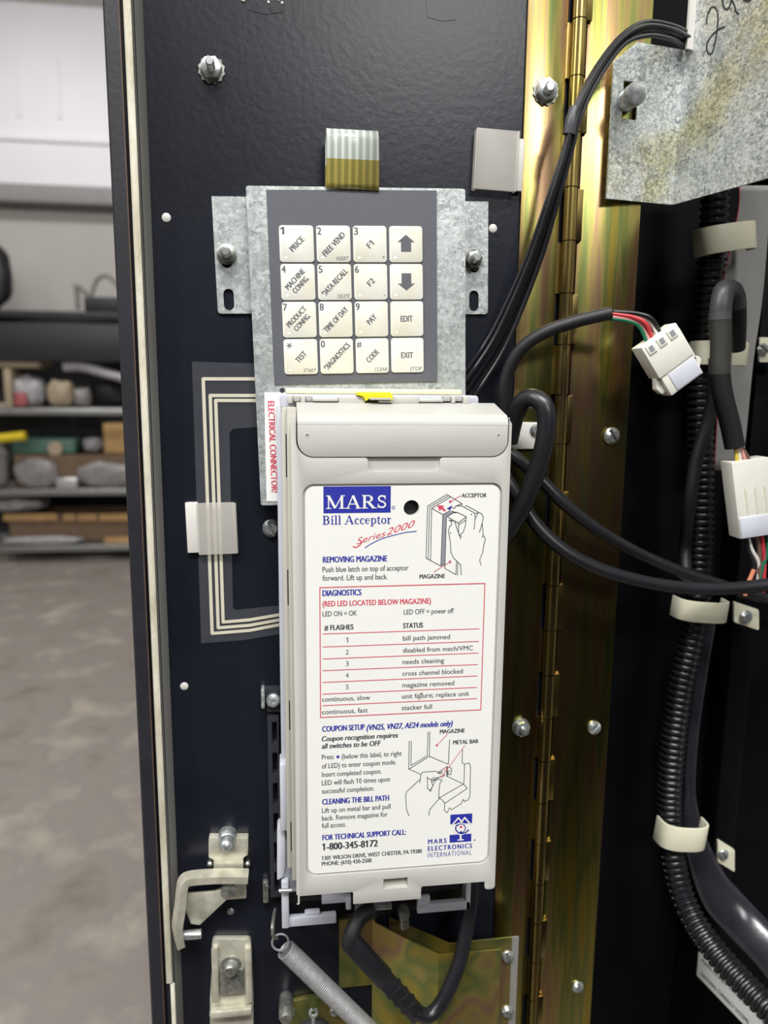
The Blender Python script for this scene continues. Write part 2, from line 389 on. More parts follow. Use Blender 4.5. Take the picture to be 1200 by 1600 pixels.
#@@SHELF
# ------------------------------------------------------------------ wire shelving with stock
m_black = mat('black_steel_shelf', '#26272a', 0.5, 0.2, 0.15, 8)
m_chrome = mat('chrome_wire', '#a9aaa8', 0.35, 0.8, 0.2, 20)
m_card = mat('cardboard', '#b08d5e', 0.8, 0, 0.15, 12)
m_card2 = mat('brown_cardboard', '#6e5a45', 0.8, 0, 0.2, 12)
m_bag = mat('clear_poly_bag', '#a6a3a6', 0.3, 0, 0.25, 20, 0.5, 14, bdist=0.02)
m_bag2 = mat('grey_poly_bag', '#8a8584', 0.35, 0, 0.3, 18, 0.5, 14, bdist=0.02)
m_pcb = mat('green_board', '#4f7263', 0.5, 0, 0.2, 20)
m_ylw = mat('yellow_plastic', '#d0b81c', 0.45, 0, 0.1, 12)
m_blackstuff = mat('black_goods', '#1d1d21', 0.6, 0, 0.3, 10)
m_greygoods = mat('grey_goods', '#77746f', 0.55, 0, 0.25, 10)
m_silver = mat('silver_foil', '#c8c8c8', 0.3, 0.6, 0.2, 10)
m_redgoods = mat('red_goods', '#9c5256', 0.5, 0, 0.2, 10)
m_tan = mat('tan_goods', '#a09179', 0.6, 0, 0.2, 14)
YF, YB = 5.45, 6.0
sh = thing('storage_shelving', 'chrome and black wire shelving unit along the workshop wall', 'shelving', (P(100, 860, YF).x, 5.7, 0))
xL, xR = P(-150, 700, YF).x, P(420, 700, YF).x
def zat(py): return P(100, py, YF).z
LEV = []
for py, dk in ((486, 1), (638, 0), (764, 0), (852, 0)):
    z = zat(py); LEV.append(z)
    b = B().box(xL, xR, YF, YF+0.03, z-0.05, z, 0.004).box(xL, xR, YB-0.02, YB, z-0.05, z, 0.004)
    for k in range(5): b.box(xL, xR, YF+0.1+0.09*k, YF+0.11+0.09*k, z-0.012, z)
    for k in range(44): b.cyl((xL+(xR-xL)*k/43, YF, z-0.04), (xL+(xR-xL)*k/43, YB, z-0.006), 0.004, seg=6)
    b.done('shelf', m_black if dk else m_chrome, sh)
zt = LEV[0]
B().box(xL, xR, YF+0.02, YF+0.06, zt-0.36, zt-0.09, 0.01).done('back_panel', m_black, sh, label='black panel under the top shelf')
B().box(xL, xR, YB+0.002, YB+0.012, 0.1, zt-0.1).done('back_panel', m_black, sh, label='black back panel behind the shelves')
for x in (xL, xR):
    for y in (YF+0.02, YB-0.02): B().cyl((x, y, 0), (x, y, zt+0.25), 0.016).done('post', m_chrome, sh)
def sbox(name, label, cat, x0, x1, py_top, lev, mt, y0=0.03, dep=0.25, bev=0.012, lid=False, grp=None):
    """a carton or tray standing on a shelf level"""
    Y = YF+y0; z = LEV[lev]+0.002; X0, X1 = P(x0, 700, Y).x, P(x1, 700, Y).x; zt = P((x0+x1)/2, py_top, Y).z
    t = thing(name, label, cat, ((X0+X1)/2, Y+dep/2, z), grp); w = 0.006
    b = B().box(X0, X1, Y, Y+dep, z, z+0.008)
    for q in ((X0, X0+w, Y, Y+dep), (X1-w, X1, Y, Y+dep), (X0, X1, Y, Y+w), (X0, X1, Y+dep-w, Y+dep)): b.box(q[0], q[1], q[2], q[3], z, zt)
    b.done('carton', mt, t)
    if lid:
        B().box(X0, (X0+X1)/2-0.003, Y, Y+dep, zt, zt+0.006).done('flap', mt, t); B().box((X0+X1)/2+0.003, X1, Y, Y+dep, zt, zt+0.006).done('flap', mt, t)
    return t
def lump(name, label, cat, cx, w, py_top, base, mt, Y=YF+0.18, dep=0.2, seed=0, grp=None, lean=0):
    """a filled bag: squashed, creased ellipsoid resting on z=base"""
    rnd = random.Random(seed); X = P(cx, 700, Y).x; zt = P(cx, py_top, Y).z; hw = w*S(Y)/2; h = zt-base
    bm = bmesh.new(); bmesh.ops.create_icosphere(bm, subdivisions=3, radius=1)
    ph = [rnd.uniform(0, 6.28) for _ in range(6)]
    for v in bm.verts:
        c = v.co.copy(); k = 1+0.09*math.sin(5*c.x+ph[0])*math.sin(4*c.z+ph[1])+0.05*math.sin(9*c.x+ph[2]+5*c.y)
        sg = lambda q, e: math.copysign(abs(q)**e, q)
        v.co = V((X+hw*sg(c.x, 0.75)*k+lean*h*(c.z+1)/2, Y+dep/2*sg(c.y, 0.8)*k, base+h*(0.5+0.5*sg(c.z, 0.6)*(k if c.z > 0 else 1))))
    b = B(); b._merge(bm)
    return b.done(name, mt, label=label, cat=cat, group=grp)
z0, z1, z2, z3 = [z+0.002 for z in LEV]
lump('duffel_bag', 'tall dark grey padded bag standing on the black top shelf', 'bag', -8, 74, 366, z0, m_blackstuff, seed=1)
# top-shelf machine part: black box with bent handles
Yq = YF+0.2
t = thing('tool_frame', 'black tool with two bent grey handles on the top shelf', 'tool', (P(165, 480, Yq).x, Yq, z0))
B().box(P(136, 480, Yq).x, P(215, 480, Yq).x, Yq-0.1, Yq+0.1, z0, P(160, 466, Yq).z, 0.02).done('body', m_blackstuff, t)
B().tube([P(122, 484, Yq), P(120, 455, Yq), P(118, 446, Yq), P(128, 452, Yq), P(140, 466, Yq)], 0.018, 8).done('handle', m_greygoods, t)
B().tube([P(140, 470, Yq), P(150, 440, Yq), P(162, 431, Yq), P(175, 436, Yq), P(190, 455, Yq)], 0.016, 8).done('handle', m_greygoods, t)
# second level (639)
t = thing('wooden_crate', 'tan open crate at the left end of the upper wire shelf', 'crate', (P(-20, 636, YF).x, YF+0.2, z1))
xa, xb = P(-80, 600, YF).x, P(14, 600, YF).x
B().box(xb-0.05, xb, YF+0.04, YF+0.4, z1, P(10, 576, YF).z, 0.005).done('end_board', m_tan, t)
B().box(xa, xb-0.05, YF+0.04, YF+0.4, z1, z1+0.03, 0.005).done('base_board', m_tan, t)
B().box(xa, P(56, 560, YF).x, YF+0.07, YF+0.4, P(10, 574, YF).z, P(10, 558, YF).z, 0.01).done('flattened_carton', m_tan, label='flattened tan carton lying on top of the tan crate', cat='carton')
xz = P(10, 575, YF).z
lump('parts_bag', 'pale clear bag of small parts beside the tan crate', 'bag', 50, 52, 588, z1, m_bag, Y=YF+0.2, seed=3)
lump('red_pouch', 'small red pouch in front of the pale parts bag', 'pouch', 38, 20, 612, z1, m_redgoods, Y=YF+0.06, dep=0.06, seed=4)
lump('tan_bundle', 'tan bundle of parts on the middle of the upper wire shelf', 'bundle', 101, 36, 594, z1, m_tan, Y=YF+0.12, dep=0.14, seed=5)
lump('grey_sack', 'grey plastic sack right of the tan bundle', 'bag', 134, 24, 606, z1, m_bag2, Y=YF+0.12, dep=0.14, seed=6)
lump('dark_sack', 'dark sack on the upper wire shelf next to the black door', 'bag', 174, 50, 592, z1, m_blackstuff, Y=YF+0.36, seed=7)
b = B().tube([P(100, 573, YF+0.1), P(130, 574, YF+0.1), P(160, 582, YF+0.1), P(195, 592, YF+0.1), P(225, 610, YF+0.1)], 0.035, 10)
b.done('bent_pipe', m_bag, label='pale bent plastic pipe lying across the upper shelf goods', cat='pipe')
# third level (764)
t = sbox('cardboard_carton', 'brown shallow carton tray on the middle wire shelf', 'carton', 20, 240, 710, 2, m_card2, y0=0.1, dep=0.35)
zc = P(130, 709, YF+0.1).z
B().box(P(20, 690, YF+0.15).x, P(118, 690, YF+0.15).x, YF+0.13, YF+0.4, zc, P(60, 686, YF+0.15).z, 0.01).done('circuit_board_box', m_pcb, label='green flat box on the brown carton tray', cat='box')
B().lathe([(0.055, 0), (0.055, 0.03), (0.05, 0.036)], (P(87, 700, YF+0.12).x, YF+0.13, P(87, 701, YF+0.12).z), (0, -1, 0)).done('round_tin_lid', m_tan, label='round cream lid against the green flat box', cat='lid')
lump('lilac_pouch', 'pale lilac pouch between green box and tan carton', 'pouch', 146, 28, 684, zc, m_bag, Y=YF+0.25, seed=9)
B().box(P(162, 690, YF+0.12).x, P(215, 690, YF+0.12).x, YF+0.12, YF+0.4, zc, P(175, 662, YF+0.12).z, 0.008).done('tan_carton', m_card, label='upright tan carton on the brown tray by the door', cat='carton')
Yk = YF-0.06
t = thing('yellow_grip_tool', 'yellow handled tool sticking out over the middle shelf', 'tool', P(10, 684, Yk))
B().tube([P(-60, 690, Yk), P(-10, 686, Yk), P(20, 683, Yk), P(40, 681, Yk)], lambda i: 0.034, 10).done('grip', m_ylw, t)
B().tube([P(-60, 690, Yk), P(-80, 691, Yk+0.12), P(-110, 692, Yk+0.25)], 0.012, 8).done('shaft', m_greygoods, t)
lump('clear_parts_bag', 'clear bag of parts hanging out below the brown tray', 'bag', 55, 60, 716, z2, m_bag2, Y=YF+0.05, dep=0.09, seed=11)
B().box(P(88, 755, YF).x, P(121, 750, YF).x, YF-0.02, YF+0.06, z2, P(100, 746, YF).z, 0.012).done('silver_packet', m_silver, label='bright silver packet on the middle wire shelf edge', cat='packet')
lump('grey_parts_bag', 'long grey bag of parts right of the silver packet', 'bag', 168, 84, 722, z2, m_bag2, Y=YF+0.06, dep=0.08, seed=12)
lump('dark_pouch', 'dark pouch at far left under the yellow tool', 'pouch', -2, 24, 694, z2, m_greygoods, Y=YF+0.08, dep=0.1, seed=21)
# bottom level (852)
lump('pale_bundle', 'pale grey wrapped bundle under the middle shelf at left', 'bundle', 20, 90, 774, P(20, 800, YF+0.2).z, m_bag2, Y=YF+0.25, dep=0.25, seed=13)
t = sbox('flat_carton', 'long flat tan carton tray on the bottom shelf', 'carton', 4, 260, 802, 3, m_card2, y0=0.12, dep=0.35)
Yc = YF+0.11
for a, c in ((6, 90), (100, 118), (122, 152), (156, 240)):
    B().box(P(a, 810, Yc).x, P(c, 810, Yc).x, Yc-0.012, Yc-0.002, P(a, 814, Yc).z, P(a, 803, Yc).z, 0.002).done('rim_strip', m_card, t, label='lighter tan rim strip')
lump('white_tube_bundle', 'white rolled tubes on the front of the bottom shelf', 'tubes', 55, 112, 838, z3, m_bag, Y=YF+0.05, dep=0.07, seed=14)
B().box(P(162, 850, YF).x, P(215, 850, YF).x, YF+0.01, YF+0.1, z3, P(180, 842, YF).z, 0.008).done('tan_packet', m_card, label='small tan packet on the bottom shelf beside the door', cat='packet')
#@@DOOR
# ================================================================== the machine door
ZB, ZT = 0.62, 1.86
outer = [(162, 0), (175, 400), (203, 900), (238, 1600)]
seam = [(184, 0), (200, 400), (222, 900), (263, 1600)]
gasL = [(196, 0), (207, 400), (227, 900), (262, 1537)]
gasR = [(207, 0), (219, 400), (239.5, 900), (273, 1537)]
panL = [(223, 0), (234, 400), (255, 900), (289, 1600)]
xo, xs, xgl, xgr, xpl = vx(outer, -0.010), vx(seam, -0.010), vx(gasL, -0.009), vx(gasR, -0.009), vx(panL, 0)
XH = vx([(906, 0), (892, 376), (857, 900), (831, 1600)], -0.003)      # hinge barrel axis
door = thing('door_assembly', 'open black painted steel vending machine door seen from inside', 'machine door', (0, 0, ZB), kind='thing')
B().box(xpl-0.002, XH-0.0035, 0, 0.003, ZB, ZT).done('door_sheet', m_paint, door)
prof = [(xo, 0.03), (xo, -0.009), (xo+0.001, -0.010), (xs, -0.010), (xs, -0.0085), (xgl-0.0035, -0.0085), (xgl-0.0035, -0.001), (xgl-0.0005, -0.001), (xgl-0.0005, -0.006),
        (xgr, -0.006), (xgr, -0.0075), (xgr+0.0008, -0.0078), (xpl, -0.0002), (xpl, 0.003), (xo+0.004, 0.003), (xo+0.004, 0.03)]
B().prism([V((x, y, ZB)) for x, y in prof], (0, 0, ZT-ZB)).done('edge_channel', m_edge, door)
B().prism([V((xgr+0.0004, -0.0084, ZB)), V((xpl+0.0006, -0.0008, ZB)), V((xpl+0.0006, -0.0001, ZB)), V((xgr+0.0004, -0.0072, ZB))], (0, 0, ZT-ZB)).done('edge_return', m_greyflange, door, label='bare grey bevelled edge return')
zg = P(268, 1537, -0.009).z
B().box(xgl, xgr, -0.0092, -0.006, zg, ZT, 0.0006).done('gasket', m_gasket, door, label='weathered cream gasket strip')
B().box(xgl+0.0022, xgr+0.001, -0.0088, -0.006, ZB, zg-0.0004, 0.0006).done('gasket', m_gasket, door, label='weathered cream gasket strip, lower length')
B().box(xs-0.0001, xs+0.0005, -0.0104, -0.0086, ZB, ZT, 0.0002).done('sealant_bead', m_brown, door, label='thin brown sealant line')
for px, py in ((260, 340), (770, 357), (288, 1072)):  # pale discs paint the light showing through holes in the door
    B().lathe([(6.4*S(0), 0), (6.4*S(0), 0.0003), (4.5*S(0), 0.0007), (0, 0.0008)], P(px, py, 0)).done('rivet_or_lit_hole', m_nylonw, door, label='pale disc painting light through a hole')
for px, py, w, h in ((415, 6, 60, 26), (690, 14, 46, 34)):
    B().prism(roundpoly([P(px-w/2+random.uniform(-4, 4), py-h, 0), P(px+w/2, py-h, 0), P(px+w/2+random.uniform(-3, 3), py+h/2, 0), P(px, py+h/2+random.uniform(0, 6), 0), P(px-w/2, py+h/2-4, 0)], 0.001), (0, -0.00025, 0)).done('tape_residue', m_paint, door, label='raised tape residue under the paint')
for k in range(7):
    x, y = 405+random.uniform(-30, 75), random.uniform(-4, 5); B().lathe([(0.0008, 0), (0.0006, 0.0005), (0, 0.0006)], P(x, y, -0.0002), seg=7).done('paint_flake', m_nylonw, door, label='pale paint flake')
# ------------------------------------------------------------------ cabinet interior at the right
xle = vx([(1016, 0), (998.7, 340), (973, 850), (917, 1600)], 0)        # right leaf edge
cab = thing('machine_cabinet', 'black painted interior side of the vending machine cabinet', 'cabinet', (0.3, 0.07, ZB), kind='thing')
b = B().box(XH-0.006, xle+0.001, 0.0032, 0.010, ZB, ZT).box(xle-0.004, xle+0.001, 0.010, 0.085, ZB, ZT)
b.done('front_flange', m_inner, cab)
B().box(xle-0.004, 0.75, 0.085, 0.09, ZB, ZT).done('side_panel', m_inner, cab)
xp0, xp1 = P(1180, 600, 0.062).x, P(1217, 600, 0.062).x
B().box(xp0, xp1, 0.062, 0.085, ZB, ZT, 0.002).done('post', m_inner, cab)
#@@HINGE
# ------------------------------------------------------------------ piano hinge
xll = vx([(825.6, 0), (818, 230), (812, 370), (769, 1460)], -0.0015)
hg = thing('piano_hinge', 'long yellow zinc plated piano hinge between door and cabinet', 'hinge', (XH, 0, ZB))
rb = 10.5*S(0)
yb = -0.0042
ys = [28, 117, 202, 290, 376, 457, 537, 617, 696, 771, 842, 914, 983, 1053, 1122, 1189, 1255, 1318, 1383, 1444, 1506]
zs = [P(870, y, yb-rb).z for y in ys]
pitch = (zs[0]-zs[-1])/20; zz0 = sum(z+i*pitch for i, z in enumerate(zs))/21
B().box(xll, XH-rb-0.0016, -0.0018, -0.0001, ZB, ZT, 0.0003).done('left_leaf', m_irid, hg)
B().box(XH+rb+0.0018, xle, -0.0018, 0.0024, ZB, ZT, 0.0003).done('right_leaf', m_irid, hg)
i = -6
while True:
    zt_, zb_ = zz0-i*pitch, zz0-(i+1)*pitch
    if zb_ < ZB: break
    if zt_ < ZT:
        zt_ -= 0.0003; zb_ += 0.0003
        b = B().cyl((XH, yb, zb_), (XH, yb, zt_), rb, seg=28)
        if i % 2 == 0: b.box(XH-rb-0.0035, XH, -0.0016, -0.0004, zb_, zt_)
        else: b.box(XH, XH+rb+0.0035, -0.0042, -0.0016, zb_, zt_, 0.0004)
        b.done('knuckle', m_brass, hg)
    i += 1
B().cyl((XH, yb, ZB-0.002), (XH, yb, ZT+0.002), rb*0.5, seg=12).done('hinge_pin', m_steeld, hg)
#@@FASTENERS
# ------------------------------------------------------------------ fasteners
def hexpts(c, r, rot=0.0): return [c+V((r*math.cos(math.radians(60*k)+rot), 0, r*math.sin(math.radians(60*k)+rot))) for k in range(6)]
def nut(label, px, py, Y, r, stud=0.010, star=True, cat='nut', m=m_steel, rot=0.2, group=None, sr=0.36):
    """hex nut on a threaded stud; r in photo pixels"""
    c = P(px, py, Y-0.003); c.y = Y; R = r*S(Y); t = thing('stud_nut', label, cat, c, group)
    b = B()
    if star:
        pts = []
        for k in range(24): q = 2*math.pi*k/24; rr = R*(1.13 if k % 2 else 1.0); pts.append(c+V((rr*math.cos(q), -0.0001, rr*math.sin(q))))
        b.prism(pts, (0, -0.0008, 0)).done('star_washer', m_steeld, t)
    else: b.lathe([(R*1.05, 0.0001), (R*1.05, 0.0008), (R*0.9, 0.0012)], c).done('washer', m_steeld, t)
    B().prism(hexpts(c+V((0, -0.0009, 0)), R*0.93, rot), (0, -0.0036, 0), 0.0004).done('nut', m, t)
    prof = [(R*sr, 0.001)]; h = 0.0046
    while h < stud+0.001: prof += [(R*sr, h), (R*sr*0.88, h+0.00035)]; h += 0.0007
    prof += [(R*sr*0.75, h+0.0002)]
    B().lathe(prof, c).done('stud', m_steel, t); return t
def screw(label, px, py, Y, r, slot_deg=60, tilt=(0, -1, 0), hgt=None, m=m_steel, cat='screw', cross=False, washer=False, group=None):
    """round-head slotted (or cross-head) machine screw"""
    c = P(px, py, Y-0.002); c.y = Y; R = r*S(Y); h = hgt or R*0.75; ax = V(tilt).normalized(); b = B(); c0 = c.copy()
    ex = ax.cross(V((0, 0, 1))).normalized(); ez = ex.cross(ax).normalized(); ez = -ez if ez.z < 0 else ez
    a = math.radians(slot_deg); d = ex*math.cos(a)+ez*math.sin(a); e = ax.cross(d).normalized(); w = R*0.15
    if washer: b.lathe([(R*1.35, 0.0001), (R*1.35, 0.0008)], c, ax); c = c+ax*0.0007
    b.lathe([(R, 0.0001), (R*1.0, h*0.35), (R*0.9, h*0.5)], c, ax)
    for sgn in (1, -1):
        pts = []
        for k in range(13):
            q = -math.pi/2+math.pi*k/12; rr = R*0.9
            pts.append(c+ax*(h*0.5)+e*(sgn*max(w, rr*math.cos(q)))+d*(rr*math.sin(q)*0.985))
        top = [p+ax*(h*0.45)-(p-c-ax*(h*0.5))*0.28*(1 if (p-c).dot(e)*sgn > w*1.3 else 0.3) for p in pts]
        t = bmesh.new(); A = [t.verts.new(p) for p in pts]; T = [t.verts.new(p) for p in top]; n = len(A)
        t.faces.new(A); t.faces.new(T[::-1])
        for k in range(n): t.faces.new((A[k], T[k], T[(k+1) % n], A[(k+1) % n]))
        b._merge(t)
    if cross: b.mat(1).box(-R*0.6, R*0.6, -w*0.7, w*0.7, -0.0003, 0.0003, mtx=Matrix.Translation(c+ax*h*0.93) @ Matrix((e, d, ax)).transposed().to_4x4())
    return b.done('slotted_screw', [m, m_hole], label=label, cat=cat, group=group, origin=c0)
nut('zinc nut with star washer on a stud near the door top', 330, 106, 0, 17, 0.010, rot=0.1)
nut('zinc flange nut on the hinge leaf beside the cable bundle', 855, 140, -0.0018, 18, 0.007, rot=0.4, sr=0.42)
nut('dull nut on the left ear of the keypad bracket', 354, 396, -0.0017, 14, 0.009, star=False, m=m_steeld, sr=0.5)
nut('dull nut on the right ear of the keypad bracket', 741, 405, -0.0017, 14, 0.009, star=True, m=m_steeld, sr=0.5)
nut('zinc nut on the lower hinge leaf right of the bill acceptor', 816, 1139, -0.0018, 15, 0.006, star=False, rot=0.3, sr=0.45)
screw('slotted screw behind the bill acceptor under the keypad bracket', 424, 826, 0, 14, 70)
screw('slotted screw high on the right hinge leaf above crossing cables', 957, 681, -0.0018, 14, 55, tilt=(0.15, -1, -0.1))
screw('slotted screw midway down the right hinge leaf', 930, 1139, -0.0018, 12, -40, tilt=(0.1, -1, 0.15))
screw('slotted screw at the bottom of the right hinge leaf', 904, 1545, -0.0018, 11, 80, tilt=(0.1, -1, 0.1))
#@@KEYPAD
# ================================================================== keypad on its galvanised bracket
A = math.radians(1.62); KU, KV = V((math.cos(A), 0, math.sin(A))), V((-math.sin(A), 0, math.cos(A)))
YK = -0.013
kp = thing('keypad', 'sixteen key membrane keypad on a galvanised steel bracket', 'keypad', (P(550, 600, 0).x, 0, P(550, 600, 0).z))
TL, TR, BL = P(384, 290, YK), P(727, 296, YK), P(405, 790, YK)
def kloc(p, o=TL): d = p-o; return d.dot(KU), d.dot(KV)
bw, bh = (TR-TL).dot(KU), -(BL-TL).dot(KV)
def KP(u, v, Y): q = TL+KU*u+KV*v; return V((q.x, Y, q.z))
b = B()
pl = [KP(0, -bh, YK+0.0012), KP(bw, -bh, YK+0.0012), KP(bw, 0, YK+0.0012), KP(0, 0, YK+0.0012)]
b.plate(roundpoly(pl, 0.0015), [], (0, -0.0012, 0), 0.0)
for u in (0, bw-0.0012): b.prism([KP(u, -bh+0.001, YK+0.001), KP(u+0.0012, -bh+0.001, YK+0.001), KP(u+0.0012, -0.001, YK+0.001), KP(u, -0.001, YK+0.001)], (0, -YK-0.0012, 0))
b.prism([KP(0.001, -0.0012, YK+0.001), KP(bw-0.001, -0.0012, YK+0.001), KP(bw-0.001, 0, YK+0.001), KP(0.001, 0, YK+0.001)], (0, 0.009, 0))
for (xa, xb, ya, yb_, sx, sy, nx, ny) in ((330.5, 386, 306.5, 490, 357.5, 468, 354, 400), (727, 763, 314.5, 491, 740.5, 470, 741, 408)):
    Ye = -0.0002
    q = [P(xa, ya, -0.0015), P(xb, ya, -0.0015), P(xb, yb_, -0.0015), P(xa, yb_, -0.0015)]
    z_t = (q[0].z+q[1].z)/2; z_b = (q[2].z+q[3].z)/2
    o = P(xa, ya, -0.0015); w_ = P(xb, ya, -0.0015).x-o.x; h_ = o.z-P(xa, yb_, -0.0015).z
    E = lambda u, v: V((o.x+KU.x*u+KV.x*v, -0.0015, o.z+KU.z*u+KV.z*v))
    out = roundpoly([E(0, 0), E(w_, 0), E(w_, -h_), E(0, -h_)], [0.0003, 0, 0, 0.002] if xa < 500 else [0, 0.0003, 0.002, 0])
    hs = [slot(P(sx, sy, -0.0015), 15*S(0), 31*S(0), ax=KU, az=KV), slot(P(nx, ny, -0.0015), 15*S(0), 34*S(0), ax=KU, az=KV)]
    b.plate(out, hs, (0, 0.0013, 0))
b.done('bracket', m_galv, kp, label='galvanised steel bracket')
ov = [P(416, 296.8, YK), P(682, 298, YK), P(683.2, 596, YK), P(428.8, 601.2, YK)]
B().prism([q+V((0, -0.0002, 0)) for q in ov], (0, -0.0004, 0)).done('overlay', m_overlay, kp, label='grey printed overlay')
GC = P(420+607/4.615, 340+601/4.615, YK)       # grid centre
PITCH_K = 0.0530*0.36
ZU = PITCH_K/261.0                                 # metres per unit of the measured key grid
def KG(u, v, Y): q = GC+KU*u+KV*v; return V((q.x, Y, q.z))
LEG = [  # number, main (rotated) lines, size, small corner text
    [('1', ['PRICE'], 118, ''), ('2', ['FREE VEND'], 205, 'INSERT'), ('3', ['F1'], 45, '+'), ('', 'UP', 0, '')],
    [('4', ['MACHINE', 'CONFIG.'], 175, ''), ('5', ['DATA RECALL'], 240, 'DELETE'), ('6', ['F2'], 50, '-'), ('', 'DOWN', 0, '')],
    [('7', ['PRODUCT', 'CONFIG.'], 180, ''), ('8', ['TIME OF DAY'], 225, ''), ('9', ['PAY'], 75, ''), ('', 'EDIT', 0, '')],
    [('*', ['TEST'], 90, 'START'), ('0', ['DIAGNOSTICS'], 245, ''), ('#', ['CODE'], 105, 'CLEAR'), ('', 'EXIT', 0, 'STOP')]]
YKEY = YK-0.0013
for r in range(4):
    for c in range(4):
        u0, v0 = (c-1.5)*PITCH_K, (1.5-r)*PITCH_K; hw = 121*ZU
        pts = []
        for q in rrect(-hw, -hw*1.03, hw, hw*1.03, 22*ZU, 0, 4): pts.append(KG(u0+q.x, v0+q.z, YK-0.0006))
        b = B().prism(pts, (0, -0.0007, 0), 0.00012)
        b.lathe([(14*ZU, 0), (9*ZU, 0.00012), (0, 0.00016)], KG(u0-78*ZU, v0-98*ZU, YKEY), seg=14)
        key = b.done('key', m_key, kp)
        num, main, ln, small = LEG[r][c]
        T = lambda u, v: KG(u0+u*ZU, v0+v*ZU, YKEY-0.00006)
        b = B()
        if num == '*':
            for k in range(3):
                q = math.radians(60*k); b.stroke([T(-80-22*math.cos(q), 80-22*math.sin(q)), T(-80+22*math.cos(q), 80+22*math.sin(q))], 6*ZU)
        elif num: b.text(num, T(-112, 64), T(-112+(16 if num == '9999' else 27 if num != '#' else 34), 64), 48*ZU if num != '#' else 40*ZU, up=KV, bold=0.025)
        if main == 'UP': b.flat([T(0, 66), T(-62, 14), T(-36, 14), T(-36, -52), T(38, -52), T(38, 14), T(64, 14)])
        elif main == 'DOWN': b.flat([T(0, -62), T(62, -12), T(36, -12), T(36, 60), T(-36, 60), T(-36, -12), T(-64, -12)])
        elif main in ('EDIT', 'EXIT'): b.text(main, T(-46, -20), T(42, -20), 42*ZU, up=KV, bold=0.028)
        else:
            d, n_ = (KU+KV).normalized(), (KV-KU).normalized()
            for k, s_ in enumerate(main):
                l2 = ln*(0.82 if k else 1)
                off = -22 if len(main) == 1 else (10 if k == 0 else -44)
                sh_ = 0 if len(main) == 1 else 6
                cc = KG(u0+sh_*ZU*0, v0, YKEY-0.00006)
                L_ = cc-d*(l2/2*ZU)+n_*(off*ZU); R_ = cc+d*(l2/2*ZU)+n_*(off*ZU)
                b.text(s_, L_, R_, (40 if len(main) == 1 else 38)*ZU, up=n_, bold=0.03)
        if small: 
            w = {'+': 22, '-': 14}.get(small, 92); b.text(small, T(108-w, -112 if len(small) > 1 else -104), T(108, -112 if len(small) > 1 else -104), 26*ZU if len(small) > 1 else 30*ZU, up=KV, shear=0.25)
        b.done('legend', m_legend, key)
# ribbon tail
m_tail = stripes('ribbon_tail_film', ('#c9cec6', '#9fa8a1'), 0.0036, 0, 0.25, 0.0, split=(2, 0.0, '#cdb868'))
b = B(); x0, x1 = P(510, 290, -0.016).x, P(590, 290, -0.016).x
zt_, zb_ = P(550, 203, -0.012).z, P(550, 296, -0.0145).z
path = []
for k in range(9): path.append((-0.0146-0.0035*math.sin(math.pi*k/16), zb_+(zt_-0.006-zb_)*k/8))
for k in range(1, 13):
    a = math.pi*k/12; path.append((-0.0116-0.0065*math.cos(a), zt_-0.006+0.006*math.sin(a)))
for k in range(1, 7): path.append((-0.0051+0.0015*k/6, zt_-0.006-(zt_-0.006-zb_+0.003)*k/6))
for (ya, za), (yb2, zb2) in zip(path[:-1], path[1:]):
    dx = lambda z: (zt_-z)*0.045
    b.flat([V((x0, ya, za)), V((x1+dx(za)*0.7, ya, za)), V((x1+dx(zb2)*0.7, yb2, zb2)), V((x0, yb2, zb2))])
bmesh.ops.remove_doubles(b.bm, verts=b.bm.verts, dist=1e-6)
ro = thing('x', None, None, (0, 0, 0)); bpy.data.objects.remove(ro)
tail = b.done('ribbon_tail', m_tail, kp, label='looped flat tail, silver above and gold below')
# the stripe level is measured from this object's own origin
zlev = P(550, 250, -0.016).z-OFF[kp.name].z
for n in m_tail.node_tree.nodes:
    if n.type == 'MATH' and n.operation == 'LESS_THAN': n.inputs[1].default_value = zlev
sm = tail.modifiers.new('thick', 'SOLIDIFY'); sm.thickness = 0.0003
# warning sticker on the lower left of the bracket
q = [P(413, 613, YK), P(446, 613, YK), P(450, 783, YK), P(416.5, 783, YK)]
st = B().prism([v+V((0, -0.0001, 0)) for v in q], (0, -0.0002, 0)).done('warning_sticker', m_label, kp, label='white sticker with red vertical lettering')
dn = (q[3]-q[0]).normalized(); rt = V((dn.z*-1, 0, dn.x)); rt = rt if rt.x > 0 else -rt
b = B(); Yt = YK-0.0004
La, Ra = P(418.5, 627, Yt), P(424.5, 769, Yt)
b.text('ELECTRICAL CONNECTOR!', La, Ra, 9.5*S(YK), up=rt, bold=0.03)
Lb = P(432.0, 655, Yt); b.text('CONNECT', Lb, Lb+(Ra-La)*0.33, 7*S(YK), up=rt, bold=0.012)
b.done('lettering', m_red, st)
#@@CIRCUIT
# ------------------------------------------------------------------ flat membrane circuit and its clips
Yc = -0.0009
fm = thing('membrane_circuit', 'clear flexible film with silver traces looping left of the keypad', 'flat cable', P(340, 800, 0))
film = [P(300, 565, Yc), P(400, 568, Yc), P(402, 667, Yc), P(364, 670, Yc), P(358.5, 676, Yc), P(364, 950, Yc), P(368, 953, Yc), P(445, 945, Yc), P(445, 989, Yc), P(380, 1000, Yc), P(314.5, 1005, Yc)]
B().prism(film, (0, -0.00025, 0)).done('film', m_film, fm)
for tr in ([(400, 592), (317.5, 592), (331.5, 989.7), (390, 985), (445, 974.5)], [(400, 618), (328.4, 618), (341, 981), (390, 977), (445, 967)], [(400, 625.8), (337, 625.6), (348.7, 972), (390, 968.5), (445, 959)]):
    B().stroke([P(x, y, Yc-0.0004) for x, y in tr], 5*S(0)).done('trace', m_trace, fm)
